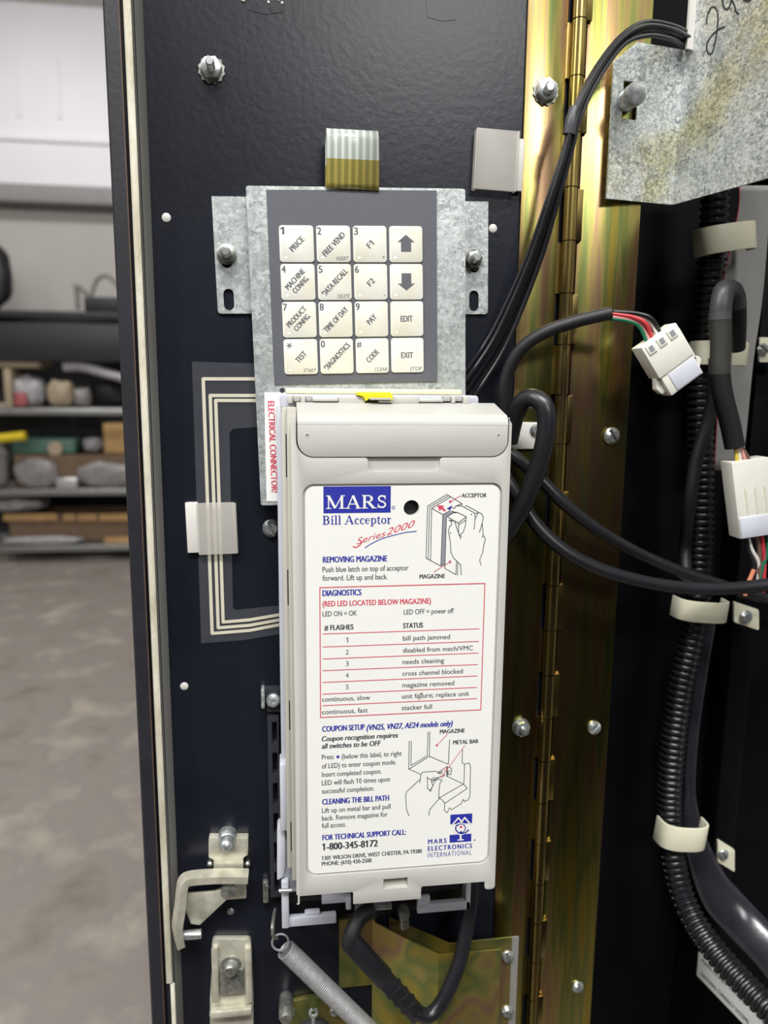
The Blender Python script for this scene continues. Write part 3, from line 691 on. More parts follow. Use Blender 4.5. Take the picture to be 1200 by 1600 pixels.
def cclip(label, x0, x1, y0, y1, side, base_w, tilt):
    o = P((x0+x1)/2, (y0+y1)/2, 0); o.y = 0; t = thing('cable_clip', label, 'cable clip', o)
    xa, xb, za, zb = P(x0, (y0+y1)/2, 0).x, P(x1, (y0+y1)/2, 0).x, P((x0+x1)/2, y1, 0).z, P((x0+x1)/2, y0, 0).z
    R_ = Matrix.Translation(o) @ Matrix.Rotation(tilt, 4, 'Y') @ Matrix.Translation(-o); w = base_w*S(0)
    if side < 0:
        B().box(xa, xa+w, -0.0032, -0.0001, za, zb, 0.0005, R_).done('base', m_nylonw, t, label='opaque white base')
        B().box(xa+w*0.9, xb-0.001, -0.0048, -0.0036, za-0.001, zb-0.0003, 0.0004, R_).box(xb-0.002, xb, -0.0048, -0.0015, za-0.001, zb-0.001, 0.0005, R_).done('flap', m_clip, t, label='translucent flap')
    else:
        B().box(xb-w, xb, -0.004, -0.0021, za+0.001, zb-0.003, 0.0005, R_).done('base', m_nylonw, t, label='opaque white base')
        B().box(xa, xb-w*0.9, -0.0062, -0.0048, za, zb, 0.0005, R_).box(xa, xa+0.002, -0.0062, -0.0002, za, zb, 0.0007, R_).box(xb-w*1.2, xb-w*0.85, -0.0064, -0.0022, za, zb, 0.0004, R_).done('flap', m_clip, t, label='translucent flap')
cclip('translucent cable clip holding the film with silver traces', 292, 371, 783, 861, -1, 19, -0.02)
cclip('lilac white cable clip at the hinge edge above the keypad', 738, 815, 208, 302, 1, 12, 0.03)
#@@ACCEPTOR
# ================================================================== bill acceptor
YA = -0.060
ba = thing('bill_acceptor', 'white bill acceptor with printed instruction label on the black door', 'bill acceptor', V((P(620, 1000, 0).x, 0, P(620, 1390, -0.03).z)))
def pv(pts, Y=YA): return [P(x, y, Y) for x, y in pts]
xl = vx([(457, 720), (459, 1000), (460, 1390)], YA); xr = vx([(800, 700), (793, 900), (782, 1150), (770, 1385)], YA)
zlid_t = P(630, 646, YA).z; zlid_b = P(630, 715, YA).z
def X(px, py, Y=YA): return P(px, py, Y).x
def Z(px, py, Y=YA): return P(px, py, Y).z
zbot = (Z(468, 1400)+Z(549, 1393.7)+Z(661, 1384.4)+Z(757, 1378.6))/4
zft = (Z(463, 1413)+Z(765, 1390))/2; ztg = (Z(553, 1412)+Z(657, 1405))/2
xf1, xt0, xt1, xf2 = X(468.2, 1400), X(552, 1400), X(658, 1386), X(757.5, 1380)
# front cover: outline with lid bay, thumb notch handled as a recess, label recess as a hole, window slot as a hole
rl = 0.0085
lx0, lx1 = X(462.5, 690), X(795, 690)
top = Z(630, 652)
cov = [V((xl, YA, top)), V((lx0, YA, top))]
for k in range(9): a = math.radians(180+90*k/8); cov.append(V((lx0+rl+rl*math.cos(a), YA, zlid_b+rl+rl*math.sin(a))))
nx0, nx1, nzb = X(571, 730), X(691, 730), Z(630, 736.5)
cov += [V((nx0, YA, zlid_b)), V((nx0+0.0012, YA, zlid_b-0.0008)), V((nx0+0.0012, YA, nzb+0.002)), V((nx0+0.003, YA, nzb)), V((nx1-0.003, YA, nzb)), V((nx1-0.0012, YA, nzb+0.002)), V((nx1-0.0012, YA, zlid_b-0.0008)), V((nx1, YA, zlid_b))]
for k in range(9): a = math.radians(270+90*k/8); cov.append(V((lx1-rl+rl*math.cos(a), YA, zlid_b+rl+rl*math.sin(a))))
cov += [V((lx1, YA, top)), V((xr-0.002, YA, top)), V((xr, YA, top-0.003))]
cov += roundpoly([V((xr, YA, zbot)), V((xr, YA, zft)), V((xf2, YA, zft)), V((xf2, YA, zbot)), V((xt1, YA, zbot)), V((xt1, YA, ztg)), V((xt0, YA, ztg)), V((xt0, YA, zbot)), V((xf1, YA, zbot)), V((xf1, YA, zft)), V((xl, YA, zft))],
                 [0, 0.004, 0.002, 0, 0.001, 0.0004, 0.0004, 0.001, 0.0005, 0.002, 0.002])
lab = (vx([(478, 800), (479.5, 1100), (480.3, 1340)], YA), Z(615, 1357), vx([(778, 800), (770.5, 1110), (763, 1340)], YA), Z(620, 759))
g_ = 0.0011
recess = rrect(lab[0]-g_, lab[1]-g_, lab[2]+g_, lab[3]+g_, 0.0052, YA, 5)
wz0, wz1 = Z(618, 1388), Z(618, 1372.4); wx0, wx1 = X(599, 1380), X(637, 1380)
win = [V((wx0, YA, wz0)), V((wx1, YA, wz0)), V((wx1, YA, wz1)), V((wx0, YA, wz1))]
hc = P(643.3, 794, YA); hole = circ(hc, 12.6*S(YA), 24)
B().plate(cov, [recess, win], (0, 0.0012, 0), 0.0003).done('front_cover', m_white, ba)
# second layer behind: fills the label recess and thumb notch, carries the side wall
cov2 = [V((xl+0.0002, YA+0.0012, zlid_b-0.0)), V((xr-0.0002, YA+0.0012, zlid_b)), V((xr-0.0002, YA+0.0012, zbot)), V((xt1-0.0002, YA+0.0012, zbot)), V((xt1-0.0002, YA+0.0012, ztg+0.0002)), V((xt0+0.0002, YA+0.0012, ztg+0.0002)), V((xt0+0.0002, YA+0.0012, zbot)), V((xl+0.0002, YA+0.0012, zbot))]
hole2 = [v+V((0, 0.0012, 0)) for v in hole]
B().plate(cov2, [hole2, [v+V((0, 0.0012, 0)) for v in win]], (0, 0.003, 0)).done('cover_backing', m_white, ba)
B().box(wx0-0.002, wx1+0.002, YA+0.006, YA+0.008, wz0-0.002, wz1+0.002).done('status_window', m_greyfill, ba, label='grey window slot at the bottom')
B().cyl(hc+V((0, 0.0045, 0)), hc+V((0, 0.012, 0)), 12.4*S(YA), seg=24).done('hole_recess', m_hole, ba, label='black round hole beside the logo')
# side walls and bottom skin of the magazine
b = B().box(xl+0.0004, xl+0.0026, YA+0.003, -0.030, zbot+0.006, top-0.001, 0.0003).box(xr-0.0026, xr-0.0004, YA+0.003, -0.024, zbot+0.004, top-0.003, 0.0003)
b.box(xl+0.001, xr-0.001, YA+0.003, -0.034, zbot+0.0005, zbot+0.0028)
b.done('magazine_side', m_whiteside, ba)
Ym = -0.044
xm = vx([(443, 700), (444.5, 1000), (445.5, 1340)], Ym); xm2 = vx([(451, 700), (452, 1000), (453.5, 1340)], Ym-0.006)
zmb, zmt = P(450, 1357, Ym).z, P(445, 637, Ym).z
B().box(xm, xl+0.003, Ym, -0.026, zmb, zmt, 0.0006).box(xm2, xl+0.003, Ym-0.007, Ym-0.001, zmb-0.003, zmt+0.0005, 0.0008).done('side_flange', m_whiteside, ba)
b = B()
for ya, yb_ in ((678, 745), (890, 945), (1095, 1140), (1285, 1330)):
    b.box(xm+0.0020, xm+0.0026, Ym-0.0003, Ym+0.004, P(447, yb_, Ym).z, P(447, ya, Ym).z)
b.done('side_slit', m_hole, ba, label='thin dark slits')
# lid
zc0 = zlid_b+0.0004
lid = [V((lx0+0.0007, YA-0.0004, zlid_t))]
rl2 = rl-0.0006
for k in range(9): a = math.radians(180+90*k/8); lid.append(V((lx0+0.0007+rl2+rl2*math.cos(a), YA-0.0004, zc0+rl2+rl2*math.sin(a))))
for k in range(9): a = math.radians(270+90*k/8); lid.append(V((lx1-0.0007-rl2+rl2*math.cos(a), YA-0.0004, zc0+rl2+rl2*math.sin(a))))
lid.append(V((lx1-0.0007, YA-0.0004, zlid_t)))
# lid front with rounded brow: extrude back then hood slopes up to the rear
zr = P(600, 629, -0.034).z; hd = []
n_ = 6; zb0 = zlid_t-0.0055
front = [v if v.z < zb0 else V((v.x, v.y, zb0)) for v in lid]
b = B().prism(front, (0, 0.004, 0), 0.0003)
prof = []
for k in range(n_+1): a = math.pi/2*k/n_; prof.append((YA-0.0004+0.0055*(1-math.cos(a)), zb0+0.0052*math.sin(a)))
prof += [(-0.034, zr), (-0.032, zr), (-0.032, zr-0.004), (YA+0.006, zb0-0.001), (YA-0.0004+0.003, zb0-0.002)]
xa_, xb_ = lx0+0.0007, lx1-0.0007
b.prism([V((xa_, y, z)) for y, z in prof], (xb_-xa_, 0, 0))
for px in (480, 779):
    b.lathe([(0.0010, 0), (0.0009, 0.00012), (0.0005, 0.00012), (0.0004, 0)], P(px, 680, YA-0.0004), seg=14)
b.done('lid', m_white, ba)
B().prism([V((xb_-0.001, -0.052, zlid_t-0.001)), V((xr-0.0002, -0.052, zlid_t-0.0025)), V((xr-0.0002, -0.034, zlid_t-0.001)), V((xb_-0.001, -0.034, zr-0.002))], (0, 0, -0.006), 0.0005).done('lid_shoulder', m_white, ba)
# chassis
Yh = -0.030
ztc, zbc = P(600, 617, Yh).z, P(600, 634, Yh).z
xc0, xc1 = P(437, 620, Yh).x, P(748, 622, Yh).x
b = B()
b.prism(roundpoly([V((xc0, Yh, zbc-0.004)), V((xc1, Yh, zbc-0.004)), V((xc1, Yh, ztc)), V((xc0, Yh, ztc))], [0, 0, 0.0022, 0.0022]), (0, 0.022, 0), 0.0005)
xcl = vx([(437.5, 800), (438, 1000), (435, 1200), (432.5, 1430)], Yh); zcb = P(480, 1441, Yh).z
xc4 = P(735, 1420, Yh).x
b.box(xcl+0.001, xc0+0.006, Yh, -0.008, zcb+0.02, zbc, 0.0008)
b.box(xcl, xcl+0.0045, Yh-0.006, Yh+0.008, P(435, 1290, Yh).z, P(435, 1187, Yh).z, 0.001)
b.box(xcl, xcl+0.0042, Yh-0.004, -0.004, zcb, P(435, 1372, Yh).z, 0.0008)
b.prism(roundpoly([P(433, 1296, Yh-0.002), P(445, 1290, Yh-0.002), P(446, 1350, Yh-0.002), P(443, 1370, Yh-0.002), P(433, 1376, Yh-0.002)], 0.0012), (0, 0.01, 0), 0.0003)
b.box(xcl, P(525, 1430, Yh).x, Yh-0.003, Yh+0.001, zcb, zcb+0.0056, 0.0006).box(P(476, 1425, Yh).x, P(500, 1425, Yh).x, Yh-0.002, Yh+0.002, zcb+0.005, zcb+0.0075, 0.0008)
b.box(P(503, 1420, Yh).x, P(549, 1420, Yh).x, Yh+0.002, Yh+0.006, P(530, 1415, Yh).z, P(530, 1402, Yh).z, 0.0006)
b.box(P(541, 1420, Yh).x, P(549, 1420, Yh).x, Yh+0.001, Yh+0.006, P(545, 1424, Yh).z, P(545, 1405, Yh).z, 0.0006)
zrb = P(690, 1425, Yh).z
b.box(P(652, 1420, Yh).x, xc4, Yh, Yh+0.004, zrb, zrb+0.0056, 0.0006).box(P(652, 1420, Yh).x, P(672, 1420, Yh).x, Yh, Yh+0.003, zrb+0.004, zrb+0.011, 0.0008)
b.box(xc4-0.003, xc4, Yh, Yh+0.010, zrb, P(735, 1360, Yh).z, 0.0006)
b.done('chassis', m_lav, ba, label='lavender grey chassis frame')
b = B().box(xcl+0.004, xc4-0.003, -0.020, -0.003, zcb+0.006, P(600, 1360, -0.02).z, 0.001)
b.box(xcl+0.006, xc4-0.012, -0.029, -0.010, P(600, 1350, Yh).z, zbc-0.004)
b.done('bill_path', m_hole, ba, label='dark bill path inside the chassis')
# top details
b = B()
for x0_, x1_ in ((458, 469), (477.5, 487), (692.5, 704), (711, 722)): b.box(P(x0_, 622, -0.034).x, P(x1_, 622, -0.034).x, -0.0345, -0.028, P(x0_, 627, -0.034).z, P(x0_, 618.5, -0.034).z, 0.0003)
b.done('top_rib', mat('light_grey_plastic', '#a9a9a6', 0.5, 0, 0.05, 80), ba, label='grey ribs along the top edge')
b = B()
for x0_, x1_, yy0, yy1 in ((449, 457, 618, 630), (470, 477, 618.5, 631), (705, 711, 619, 630), (723, 733, 619, 631), (529, 570, 619.5, 631), (612, 654, 619.5, 630), (488, 528, 622, 627), (654, 692, 623, 628)):
    b.box(P(x0_, 622, -0.034).x, P(x1_, 622, -0.034).x, -0.0355, -0.028, P(x0_, yy1, -0.034).z, P(x0_, yy0, -0.034).z, 0.0004)
b.done('top_block', m_white, ba, label='white blocks along the top edge')
b = B().prism(roundpoly([P(558, 613, -0.037), P(610, 613, -0.037), P(614, 618, -0.037), P(613, 626, -0.037), P(578, 622, -0.037), P(572, 627, -0.037), P(568, 620, -0.037), P(558, 617, -0.037)], 0.0003), (0, 0.008, 0), 0.0003)
lt = b.done('latch', m_yellow, ba, label='bright yellow release latch')
b = B().box(P(578, 622, -0.038).x, P(611, 622, -0.038).x, -0.0385, -0.036, P(590, 625, -0.038).z, P(590, 621.5, -0.038).z, 0.0002)
for k in range(13): b.box(P(578.5+2.5*k, 622, -0.038).x, P(579.7+2.5*k, 622, -0.038).x, -0.0388, -0.037, P(590, 624.5, -0.038).z, P(590, 621.5, -0.038).z)
b.box(P(592, 628, -0.038).x, P(613, 628, -0.038).x, -0.0375, -0.034, P(600, 629, -0.038).z, P(600, 626.5, -0.038).z).done('latch_grip', m_white, lt, label='white ribbed grip')
b = B().box(P(446, 612, -0.024).x, P(721, 612, -0.024).x, -0.026, -0.016, P(580, 616, -0.024).z, P(580, 607.5, -0.024).z, 0.001)
b.done('top_bar', m_cream, ba, label='cream bar behind the top edge')
B().lathe([(0.0014, 0), (0.0014, 0.003), (0.001, 0.004)], P(441, 610, -0.022), seg=12).done('pivot_stud', m_darkplastic, ba, label='dark stud at the top left corner')
# hinge pin and lower metal bits
b = B().cyl(P(436, 1392, -0.036), P(456, 1391, -0.036), 0.0011, seg=14); b.done('hinge_pin', m_steel, ba, label='bright steel pin at the lower left')
b = B().box(P(578, 1415, -0.03).x, P(612, 1415, -0.03).x, -0.031, -0.02, P(590, 1421, -0.03).z, P(590, 1413.5, -0.03).z, 0.0004).box(P(555, 1420, -0.03).x, P(572, 1420, -0.03).x, -0.031, -0.02, P(560, 1424, -0.03).z, P(560, 1419, -0.03).z, 0.0004)
b.done('contact_bar', m_steel, ba, label='shiny metal bar under the cover')
b = B().lathe([(0.0035, 0), (0.0035, 0.005), (0.0025, 0.007)], P(630, 1420, -0.022)).cyl(P(632, 1448, -0.018), P(631, 1424, -0.018), 0.003, seg=14); b.done('post', m_steeld, ba, label='dull metal post under the cover')
# ---- label and its printing
lb = B()
lo = rrect(lab[0], lab[1], lab[2], lab[3], 0.0045, YA+0.0011, 6)
lb.plate(lo, [[v+V((0, 0.0011, 0)) for v in circ(hc, 12.9*S(YA), 24)]], (0, -0.0006, 0))
label = lb.done('instruction_label', m_label, ba, label='white instruction label printed in blue, red and black')
YL = YA+0.0005-0.00008
def q_(x, y, k=0): return P(x, y, YL-0.00006*k)
INK = {'blue': B(), 'red': B(), 'dark': B(), 'grey': B(), 'white': B(), 'fill': B()}
def tx(col, body, x0, y0, x1, y1, cap, bold=0.0, shear=0.0, space=1.0, k=0):
    L_, R_ = q_(x0, y0, k), q_(x1, y1, k); h = (q_(x0, y0-cap, k)-L_).z; R_.z = L_.z = (L_.z+R_.z)/2
    INK[col].text(body, L_, R_, h, bold=bold, shear=shear, space=space)
def ln(col, pts, w, k=0): INK[col].stroke([q_(x, y, k) for x, y in pts], w*S(YA))
def hl(col, x0, y0, x1, y1, w):
    a, c = q_(x0, y0), q_(x1, y1); a.z = c.z = (a.z+c.z)/2; INK[col].stroke([a, c], w*S(YA))
# logo block
a, c = q_(505.2, 760.2), q_(610.3, 800.8)
INK['blue'].flat([V((a.x, YL, a.z)), V((c.x, YL, a.z)), V((c.x, YL, c.z)), V((a.x, YL, c.z))])
# serif alphabet drawn as strokes: (width, [(points, stroke width)]) on a cap height of 1
def arc(cx, cy, rx, ry, a0, a1, n=14): return [(cx+rx*math.cos(math.radians(a0+(a1-a0)*k/n)), cy+ry*math.sin(math.radians(a0+(a1-a0)*k/n))) for k in range(n+1)]
tk, tn, sf = 0.19, 0.085, 0.065
def bar(x0, x1, y): return ([(x0, y), (x1, y)], sf)
GLY = {
 'M': (1.18, [([(0.17, 0), (0.17, 1)], tn), ([(0.17, 0.97), (0.57, 0.05)], tk), ([(0.57, 0.05), (0.98, 0.97)], tn), ([(0.98, 0), (0.98, 1)], tk), bar(0.02, 0.34, 0.03), bar(0.8, 1.16, 0.03), bar(0.02, 0.26, 0.97), bar(0.9, 1.16, 0.97)]),
 'A': (0.98, [([(0.14, 0), (0.47, 0.98)], tn), ([(0.47, 0.98), (0.82, 0)], tk), ([(0.25, 0.34), (0.68, 0.34)], 0.07), bar(0.0, 0.3, 0.03), bar(0.64, 0.98, 0.03)]),
 'R': (0.94, [([(0.2, 0), (0.2, 1)], tk), ([(0.2, 0.96), (0.45, 0.96)]+arc(0.45, 0.73, 0.2, 0.23, 90, -90)+[(0.2, 0.5)], 0.09), (arc(0.42, 0.73, 0.23, 0.2, 60, -60), tk*0.9), ([(0.42, 0.5), (0.76, 0.03)], tk), bar(0.04, 0.4, 0.03), bar(0.04, 0.3, 0.97), bar(0.68, 0.94, 0.03)]),
 'S': (0.66, [(arc(0.33, 0.735, 0.2, 0.2, 20, 235)+arc(0.33, 0.275, 0.215, 0.205, 60, -160), 0.125), ([(0.535, 0.66), (0.535, 0.97)], 0.06), ([(0.1, 0.03), (0.1, 0.34)], 0.06)]),
 'B': (0.80, [([(0.2, 0), (0.2, 1)], tk), ([(0.2, 0.96), (0.42, 0.96)]+arc(0.42, 0.75, 0.17, 0.21, 90, -90)+[(0.2, 0.53)], 0.08), (arc(0.4, 0.75, 0.2, 0.18, 60, -60), tk*0.8), ([(0.2, 0.53), (0.44, 0.53)]+arc(0.44, 0.285, 0.21, 0.245, 90, -90)+[(0.2, 0.04)], 0.08), (arc(0.42, 0.285, 0.23, 0.2, 60, -60), tk*0.85), bar(0.03, 0.3, 0.03), bar(0.03, 0.3, 0.97)]),
 'i': (0.36, [([(0.18, 0), (0.18, 0.66)], tk*0.85), bar(0.03, 0.34, 0.03), bar(0.03, 0.2, 0.64), (arc(0.18, 0.88, 0.05, 0.05, 0, 360, 8), 0.1)]),
 'l': (0.36, [([(0.18, 0), (0.18, 1.02)], tk*0.85), bar(0.03, 0.34, 0.03), bar(0.03, 0.2, 1.0)]),
 'c': (0.52, [(arc(0.29, 0.33, 0.2, 0.31, 45, 315), 0.09), (arc(0.25, 0.33, 0.15, 0.25, 120, 240), tk*0.8), (arc(0.42, 0.52, 0.03, 0.03, 0, 360, 8), 0.07)]),
 'e': (0.54, [(arc(0.28, 0.33, 0.2, 0.31, 0, 315), 0.08), (arc(0.24, 0.33, 0.15, 0.25, 120, 240), tk*0.8), ([(0.1, 0.36), (0.48, 0.36)], 0.06)]),
 'p': (0.64, [([(0.18, -0.27), (0.18, 0.65)], tk*0.85), (arc(0.34, 0.33, 0.2, 0.31, 150, -150), 0.08), (arc(0.37, 0.33, 0.17, 0.25, 60, -60), tk*0.8), bar(0.03, 0.34, -0.24), bar(0.04, 0.2, 0.64)]),
 't': (0.42, [([(0.18, 0.85), (0.18, 0.12)]+arc(0.28, 0.12, 0.1, 0.09, 180, 300), tk*0.75), ([(0.02, 0.63), (0.38, 0.63)], 0.07)]),
 'o': (0.58, [(arc(0.29, 0.33, 0.2, 0.31, 0, 360), 0.08), (arc(0.24, 0.33, 0.15, 0.25, 120, 240), tk*0.8), (arc(0.34, 0.33, 0.15, 0.25, 60, -60), tk*0.8)]),
 'r': (0.44, [([(0.18, 0), (0.18, 0.65)], tk*0.85), (arc(0.32, 0.42, 0.13, 0.2, 160, 70), 0.08), (arc(0.37, 0.57, 0.03, 0.03, 0, 360, 8), 0.08), bar(0.03, 0.36, 0.03), bar(0.03, 0.2, 0.64)]),
 ' ': (0.28, [])}
def serif(col, body, x0, y0, x1, cap, k=0):
    tot = sum(GLY[ch][0] for ch in body); L_ = q_(x0, y0, k); W_ = q_(x1, y0, k).x-L_.x; H_ = (q_(x0, y0-cap, k)-L_).z; x = 0
    for ch in body:
        w, st_ = GLY[ch]
        for pts, sw in st_: INK[col].stroke([V((L_.x+(x+px)*W_/tot, L_.y, L_.z+py*H_)) for px, py in pts], sw*H_*0.95)
        x += w
serif('white', 'MARS', 509, 795.2, 605, 21, 2)
serif('blue', 'Bill Acceptor', 503.5, 819.8, 611, 14)
ln('blue', [(614.8+2.6*math.cos(k/12*6.283), 793+2.6*math.sin(k/12*6.283)) for k in range(13)], 0.6); tx('blue', 'R', 613.8, 794.4, 616, 794.4, 2.8)
# Series 2000: rising script
L_, R_ = q_(557, 851), q_(601, 838); b_up = V((-0.1, 0, 1))
INK['red'].text('Series', L_, R_, 11.5*S(YA), up=V((0.30, 0, 1)), bold=0.0)
INK['red'].text('2000', q_(603, 837), q_(645, 823.5), 13.5*S(YA), up=V((0.42, 0, 1)), bold=0.0)
ln('red', [(551, 854), (556, 855.5), (562, 852), (566, 846)], 1.8)
ln('blue', [(570, 856), (580, 849.5), (595, 842), (612, 837), (632, 832), (651, 829.8)], 1.3)
# text
tx('blue', 'REMOVING MAGAZINE', 504.7, 878.7, 604.7, 877.3, 9.2, 0.034)
for s_, x0, y0, x1, y1 in (('Push blue latch on top of acceptor', 504, 894, 638, 891), ('forward. Lift up and back.', 504, 907, 605.5, 905.3)): tx('grey', s_, x0, y0, x1, y1, 8.4, 0.012)
tx('dark', 'ACCEPTOR', 721.2, 777.2, 760, 776.9, 6.3, 0.034); tx('dark', 'MAGAZINE', 655.6, 904, 695, 903, 6.5, 0.034)
x0b, x1b, z0b, z1b = (q_(500.5, 918).x+q_(500, 1121).x)/2, (q_(758, 911.5).x+q_(750.7, 1109).x)/2, (q_(500.5, 918).z+q_(758, 911.5).z)/2, (q_(500, 1121).z+q_(750.7, 1109).z)/2
INK['red'].stroke([V((x0b, YL, z0b)), V((x1b, YL, z0b)), V((x1b, YL, z1b)), V((x0b, YL, z1b)), V((x0b, YL, z0b)), V((x1b, YL, z0b))], 1.5*S(YA))
tx('blue', 'DIAGNOSTICS', 504.2, 931.2, 564.2, 930, 9.2, 0.034)
tx('red', '(RED LED LOCATED BELOW MAGAZINE)', 504.2, 947.2, 673, 943.3, 8.4, 0.026)
tx('grey', 'LED ON = OK', 504.2, 963, 557.5, 961.8, 7.8, 0.012); tx('grey', 'LED OFF = power off', 630.8, 960, 708.8, 958, 7.8, 0.012)
tx('dark', '# FLASHES', 507, 984.5, 552, 983.5, 7.8, 0.034); tx('dark', 'STATUS', 630, 981.5, 660.5, 980.5, 7.8, 0.034)
for ya, yb_, xe in ((990.5, 982.5, 749), (1010.5, 1002.5, 748), (1029.2, 1020.7, 747.5), (1047.5, 1038.5, 746.7), (1065.7, 1056.5, 746.2), (1084.2, 1074.2, 745.5), (1102.2, 1091.7, 745)): hl('red', 504, ya, xe, yb_, 1.3)
for s_, yy in zip('12345', (1003.7, 1022.7, 1040.7, 1059, 1077)): tx('grey', s_, 540.3, yy, 543.9 if s_ == '1' else 544.8, yy, 7.5)
for s_, x0, y0, x1, y1 in (('continuous, slow', 503.2, 1095.5, 578, 1094), ('continuous, fast', 503, 1115.5, 574.5, 1113.7), ('bill path jammed', 629.5, 1000.7, 703, 998.5), ('disabled from mech/VMC', 629.5, 1020, 738.7, 1015.5),
        ('needs cleaning', 629, 1037.5, 693.7, 1035.5), ('cross channel blocked', 628.7, 1055.5, 723, 1052.5), ('magazine removed', 628.7, 1073.7, 709.5, 1071), ('unit failure; replace unit', 628, 1091, 732.5, 1087.5), ('stacker full', 627.7, 1109.5, 674.7, 1107.5)):
    tx('grey', s_, x0, y0, x1, y1, 7.3, 0.012)
tx('blue', 'COUPON SETUP', 503.7, 1143, 569.5, 1140.4, 8.6, 0.034); tx('blue', '(VN25, VN27, AE24 models only)', 573, 1140.2, 707, 1135, 8.6, 0.034, 0.22)
tx('dark', 'Coupon recognition requires', 503, 1157.5, 621.7, 1153, 7.9, 0.03, 0.22); tx('dark', 'all switches to be OFF', 503, 1169, 595, 1165.7, 7.9, 0.03, 0.22)
tx('grey', 'Press', 503, 1186.7, 521, 1186, 7.6, 0.012); tx('grey', '(below this label, to right', 534, 1185.3, 627.5, 1181, 7.6, 0.012)
INK['blue'].disc(q_(528, 1182.6), 2.6*S(YA))
for s_, x0, y0, x1, y1 in (('of LED) to enter coupon mode.', 503, 1200, 618.7, 1195), ('Insert completed coupon.', 503, 1213, 596, 1209.5), ('LED will flash 10 times upon', 503, 1226.5, 609, 1221.5), ('successful completion.', 503, 1239.5, 584.5, 1235.7),
        ('Lift up on metal bar and pull', 503, 1270, 610, 1263.7), ('back. Remove magazine for', 503, 1282, 605.5, 1276), ('full access.', 503, 1293.7, 540.7, 1291.7)): tx('grey', s_, x0, y0, x1, y1, 7.6, 0.012)
tx('blue', 'CLEANING THE BILL PATH', 503.7, 1257, 607.5, 1251, 8.5, 0.034); tx('blue', 'FOR TECHNICAL SUPPORT CALL:', 504, 1312.5, 634, 1304.5, 8.3, 0.034)
tx('dark', '1-800-345-8172', 504, 1328, 590, 1323, 10.5, 0.034)
tx('dark', '1301 WILSON DRIVE, WEST CHESTER, PA 19380', 503, 1343.7, 659, 1333, 6.2, 0.024); tx('dark', 'PHONE: (610) 430-2500', 503, 1352.5, 580.5, 1347.5, 6.2, 0.024)
tx('blue', 'MARS', 669, 1318.7, 697.5, 1317, 7.3, 0.03, 0, 1.35); tx('blue', 'ELECTRONICS', 668.7, 1329, 737, 1325.5, 7.3, 0.03, 0, 1.3); tx('blue', 'INTERNATIONAL', 668, 1339.5, 736.5, 1335.7, 7.3, 0.0, 0, 1.25)
tx('dark', 'MAGAZINE', 687.5, 1146, 726, 1144.5, 6.2, 0.034); tx('dark', 'METAL BAR', 708, 1163, 747.5, 1161, 6.2, 0.034)
# drawings, traced on the label
def dr(col, zx, ox, oy, lines, w, k=0):
    for l in lines: ln(col, [(ox+x/zx, oy+y/zx) for x, y in l], w, k)
def fl(col, zx, ox, oy, poly, k=0): INK[col].flat([q_(ox+x/zx, oy+y/zx, k) for x, y in poly])
z8 = (8, 640, 740)
fl('fill', *z8, [(415, 512), (500, 462), (550, 480), (465, 535), (440, 1130), (392, 1155)])
dr('dark', *z8, [[(655, 395), (655, 375), (465, 260), (225, 405), (205, 1055), (390, 1155), (445, 1125)], [(490, 275), (250, 418), (232, 1068)], [(515, 290), (275, 432), (262, 1082)], [(275, 432), (415, 512), (390, 1155)], [(415, 512), (500, 465)], [(655, 375), (570, 410)],
   [(460, 540), (440, 1185), (580, 1262), (585, 1095)], [(600, 1110), (600, 1270)], [(635, 1140), (648, 1270)], [(470, 535), (545, 490), (600, 485), (710, 540), (605, 615), (540, 580), (470, 535)], [(605, 615), (612, 640), (705, 580)], [(612, 640), (612, 750)],
   [(525, 465), (560, 480), (600, 485)], [(520, 420), (560, 435), (580, 405), (650, 402), (700, 430), (810, 490), (820, 560), (805, 700)], [(690, 410), (710, 400), (860, 480), (815, 575)], [(815, 500), (850, 490)], [(860, 485), (900, 500), (922, 545), (905, 620), (890, 680), (870, 735)], [(905, 610), (915, 690), (920, 770), (905, 800)],
   [(920, 770), (948, 815), (925, 900), (915, 980), (875, 1080), (893, 1145)], [(490, 580), (525, 600), (525, 640), (500, 660), (485, 720), (510, 860), (515, 980), (545, 1050), (645, 1145)], [(490, 580), (560, 590), (590, 680), (640, 820)], [(705, 540), (700, 640), (670, 730), (620, 770), (655, 785)]], 1.1)
for x, y in ((512, 742), (772, 510)): INK['dark'].disc(q_(640+x/8, 740+y/8), 1.0*S(YA))
fl('red', *z8, [(345, 395), (435, 400), (415, 425), (455, 455), (435, 475), (395, 440), (375, 465)], 1)
fl('blue', *z8, [(465, 435), (535, 395), (520, 425), (510, 460)], 1)
dr('red', *z8, [[(640, 272), (508, 350)], [(300, 1230), (505, 1102)]], 0.9, 1)
for x, y in ((508, 350), (505, 1102)): INK['red'].disc(q_(640+x/8, 740+y/8, 1), 2.1*S(YA))
z7 = (7.273, 620, 1130)
